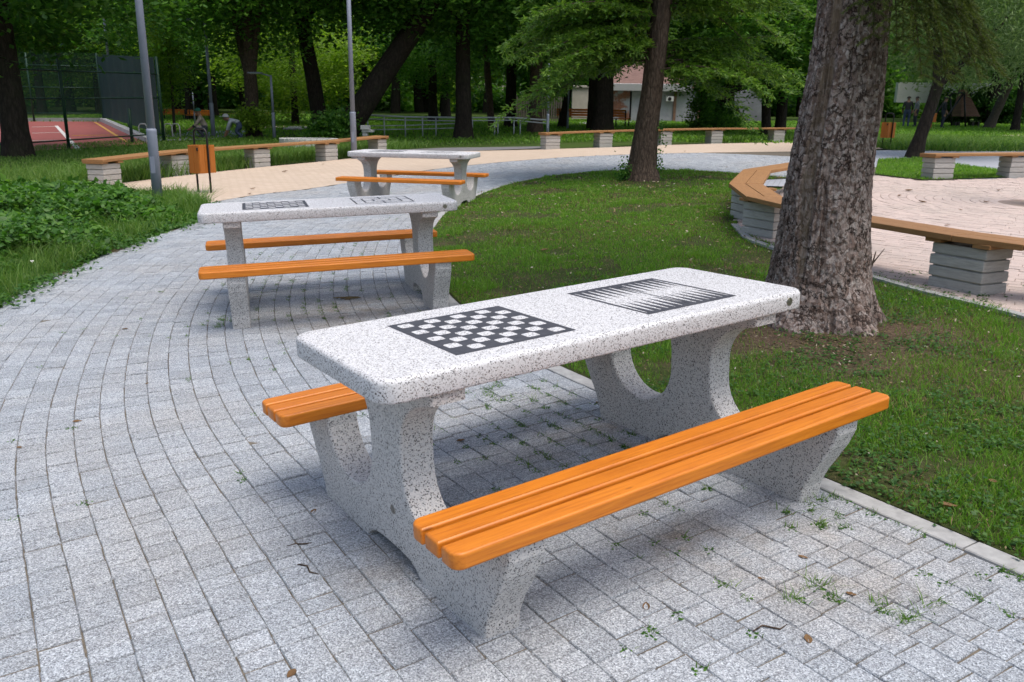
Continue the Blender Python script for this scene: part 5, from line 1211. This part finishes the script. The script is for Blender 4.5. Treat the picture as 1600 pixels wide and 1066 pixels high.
# person builder
def person(label,loc,rz,J,cols,cap=None):
    """J: joint positions by name; one continuous skinned body; cols: region colours"""
    names=list(J);V=[J[k][:3] for k in names];Rr=[J[k][3] for k in names]
    bones=[('pelvis','belly'),('belly','chest'),('chest','neck'),('neck','head'),('head','crown_'),('head','nose')]
    for s_ in'LR':bones+=[('chest','sh'+s_),('sh'+s_,'el'+s_),('el'+s_,'wr'+s_),('wr'+s_,'ha'+s_),('ha'+s_,'fi'+s_),('ha'+s_,'th'+s_),('pelvis','hi'+s_),('hi'+s_,'kn'+s_),('kn'+s_,'an'+s_),('an'+s_,'to'+s_)]
    me=bpy.data.meshes.new('p');me.from_pydata(V,[(names.index(a),names.index(b)) for a,b in bones],[]);o=bpy.data.objects.new('person',me);C.objects.link(o)
    md=o.modifiers.new('s','SKIN');sv=me.skin_vertices[0].data
    for v,q in zip(sv,Rr):v.radius=(q,q)
    sv[names.index('pelvis')].use_root=True;md.use_smooth_shade=True
    o.modifiers.new('u','SUBSURF').levels=2
    dg=bpy.context.evaluated_depsgraph_get();m2=bpy.data.meshes.new_from_object(o.evaluated_get(dg));bpy.data.objects.remove(o)
    keys=list(cols)
    for k in keys:m2.materials.append(cols[k])
    reg={'head':'skin','crown_':'skin','nose':'skin','neck':'skin','haL':'skin','haR':'skin','fiL':'skin','fiR':'skin','thL':'skin','thR':'skin','wrL':'skin','wrR':'skin','knL':'legs','knR':'legs','hiL':'legs','hiR':'legs','pelvis':'legs','anL':'legs','anR':'legs','toL':'shoes','toR':'shoes'}
    A1=np.array(V)
    for p in m2.polygons:
        k=names[int(np.argmin(np.linalg.norm(A1-np.array(p.center),axis=1)))];p.material_index=keys.index(reg.get(k,'top'));p.use_smooth=True
    o=bpy.data.objects.new('person',m2);C.objects.link(o);o.location=loc;o.rotation_euler=(0,0,rz);tag(o,label,'person')
    h=np.array(J['head'][:3]);bm=bmesh.new();bmesh.ops.create_uvsphere(bm,u_segments=16,v_segments=10,radius=.118)
    for v in list(bm.verts):
        if v.co.z<-.01:bm.verts.remove(v)
    if cap:
        box(bm,(0,-.15,.02),(.15,.12,.015),0,.004)
    c2=obj('cap' if cap else 'hair',bm,cap or cols['hair'],o,True);c2.location=Vector(h+np.array([0,0,.05]))
    return o
SK=m_plain('skin',(.26,.145,.095),.6);DK=m_plain('dark trousers',(.03,.035,.05),.8);BL_=m_plain('blue work trousers',(.04,.06,.11),.8);TN=m_plain('grey beige work shirt',(.30,.26,.22),.85);GY=m_plain('light blue grey shirt',(.33,.37,.42),.85);BKc=m_plain('black jacket',(.02,.02,.022),.8);CG=m_plain('dark green cap cloth',(.012,.11,.075),.7);HR=m_plain('dark brown hair',(.03,.02,.015),.6);SHc=m_plain('dark shoes',(.02,.02,.02),.6);GC=m_plain('pale grey cap cloth',(.4,.42,.45),.7)
squat={'pelvis':(0,.05,.34,.15),'belly':(0,-.02,.48,.145),'chest':(0,-.10,.66,.15),'neck':(0,-.16,.80,.06),'head':(0,-.20,.90,.10),'crown_':(0,-.20,.98,.085),'nose':(0,-.31,.89,.02)}
for s_,e in(('L',-1),('R',1)):
    squat.update({'sh'+s_:(e*.19,-.12,.72,.07),'el'+s_:(e*.24,-.28,.50,.05),'wr'+s_:(e*.16,-.46,.36,.035),'ha'+s_:(e*.15,-.52,.32,.035),'fi'+s_:(e*.14,-.60,.28,.02),'th'+s_:(e*.10,-.55,.32,.014),'hi'+s_:(e*.10,0,.33,.12),'kn'+s_:(e*.17,-.34,.44,.075),'an'+s_:(e*.14,-.06,.09,.05),'to'+s_:(e*.15,-.26,.05,.045)})
def wk(px,py,y):
    a=AT(px,py,y);return(a[0],y,h1(a[0],y))
person('worker in a dark green cap and pale shirt crouching behind the litter bin',wk(322,217,30.2),R_(-75),squat,{'skin':SK,'top':TN,'legs':DK,'shoes':SHc,'hair':HR},CG)
bend={'pelvis':(0,.10,.50,.14),'belly':(0,-.02,.58,.13),'chest':(0,-.20,.64,.135),'neck':(0,-.34,.66,.055),'head':(0,-.42,.70,.10),'crown_':(0,-.46,.77,.085),'nose':(0,-.52,.66,.02)}
for s_,e in(('L',-1),('R',1)):
    bend.update({'sh'+s_:(e*.18,-.24,.62,.065),'el'+s_:(e*.20,-.34,.40,.048),'wr'+s_:(e*.16,-.42,.20,.034),'ha'+s_:(e*.15,-.45,.14,.034),'fi'+s_:(e*.14,-.50,.07,.02),'th'+s_:(e*.10,-.48,.13,.014),'hi'+s_:(e*.10,.06,.46,.115),'kn'+s_:(e*.13,-.08,.26,.07),'an'+s_:(e*.13,.10,.07,.05),'to'+s_:(e*.14,-.08,.04,.042)})
person('worker in blue trousers and light shirt bending down beside the forked brown tree',wk(374,217,30.4),R_(-80),bend,{'skin':SK,'top':GY,'legs':BL_,'shoes':SHc,'hair':HR},GC)
stand={'pelvis':(0,0,.92,.15),'belly':(0,0,1.08,.14),'chest':(0,.0,1.30,.155),'neck':(0,-.01,1.47,.058),'head':(0,-.03,1.58,.098),'crown_':(0,-.02,1.67,.085),'nose':(0,-.135,1.57,.02)}
for s_,e in(('L',-1),('R',1)):
    stand.update({'sh'+s_:(e*.19,0,1.40,.068),'el'+s_:(e*.26,.02,1.12,.048),'wr'+s_:(e*.24,-.12,.90,.034),'ha'+s_:(e*.235,-.15,.84,.036),'fi'+s_:(e*.23,-.17,.76,.022),'th'+s_:(e*.20,-.19,.82,.014),'hi'+s_:(e*.10,0,.88,.12),'kn'+s_:(e*.12,-.03,.48,.07),'an'+s_:(e*.12,.03,.08,.05),'to'+s_:(e*.13,-.13,.045,.045)})
person('person in dark clothes standing among the playground frames left of the brown pyramid',wk(1473,188,49),R_(75),stand,{'skin':SK,'top':BKc,'legs':DK,'shoes':SHc,'hair':HR})
person('person in a black jacket standing in the shade just left of the small leaning tree',wk(1416,188,49.5),R_(160),stand,{'skin':SK,'top':BKc,'legs':BL_,'shoes':SHc,'hair':HR})
person('person in a grey top standing half hidden behind the small leaning tree',wk(1430,188,50.4),R_(-100),stand,{'skin':SK,'top':m_plain('grey top',(.16,.17,.18),.8),'legs':DK,'shoes':SHc,'hair':HR})
g=wk(1456,188,48);bm=bmesh.new();box(bm,(0,0,.6),(.34,.34,.5),0,.02);box(bm,(0,0,.2),(.05,.05,.5));o=obj('litter_bin',bm,MT_binwood);o.location=g;tag(o,'small orange litter bin in the playground left of the brown pyramid','litter bin','orange slatted litter bins')
t=thing('swing_frame','dark slanting playground frame between the standing person and the brown pyramid','playground frame',wk(1487,188,50.5));MM=MT_black
for p in(((-.7,0,-.1),(.5,0,2.0)),((.5,0,2.0),(.9,0,-.1)),((-.7,1.6,-.1),(.5,1.6,2.0)),((.5,1.6,2.0),(.9,1.6,-.1)),((.5,0,1.98),(.5,1.6,1.98))):
    bm=bmesh.new();tube(bm,p,.05,10);obj('beam',bm,MM,t)
print('objects',len(bpy.data.objects),'polys',sum(len(o.data.polygons) for o in C.objects if o.type=='MESH'))
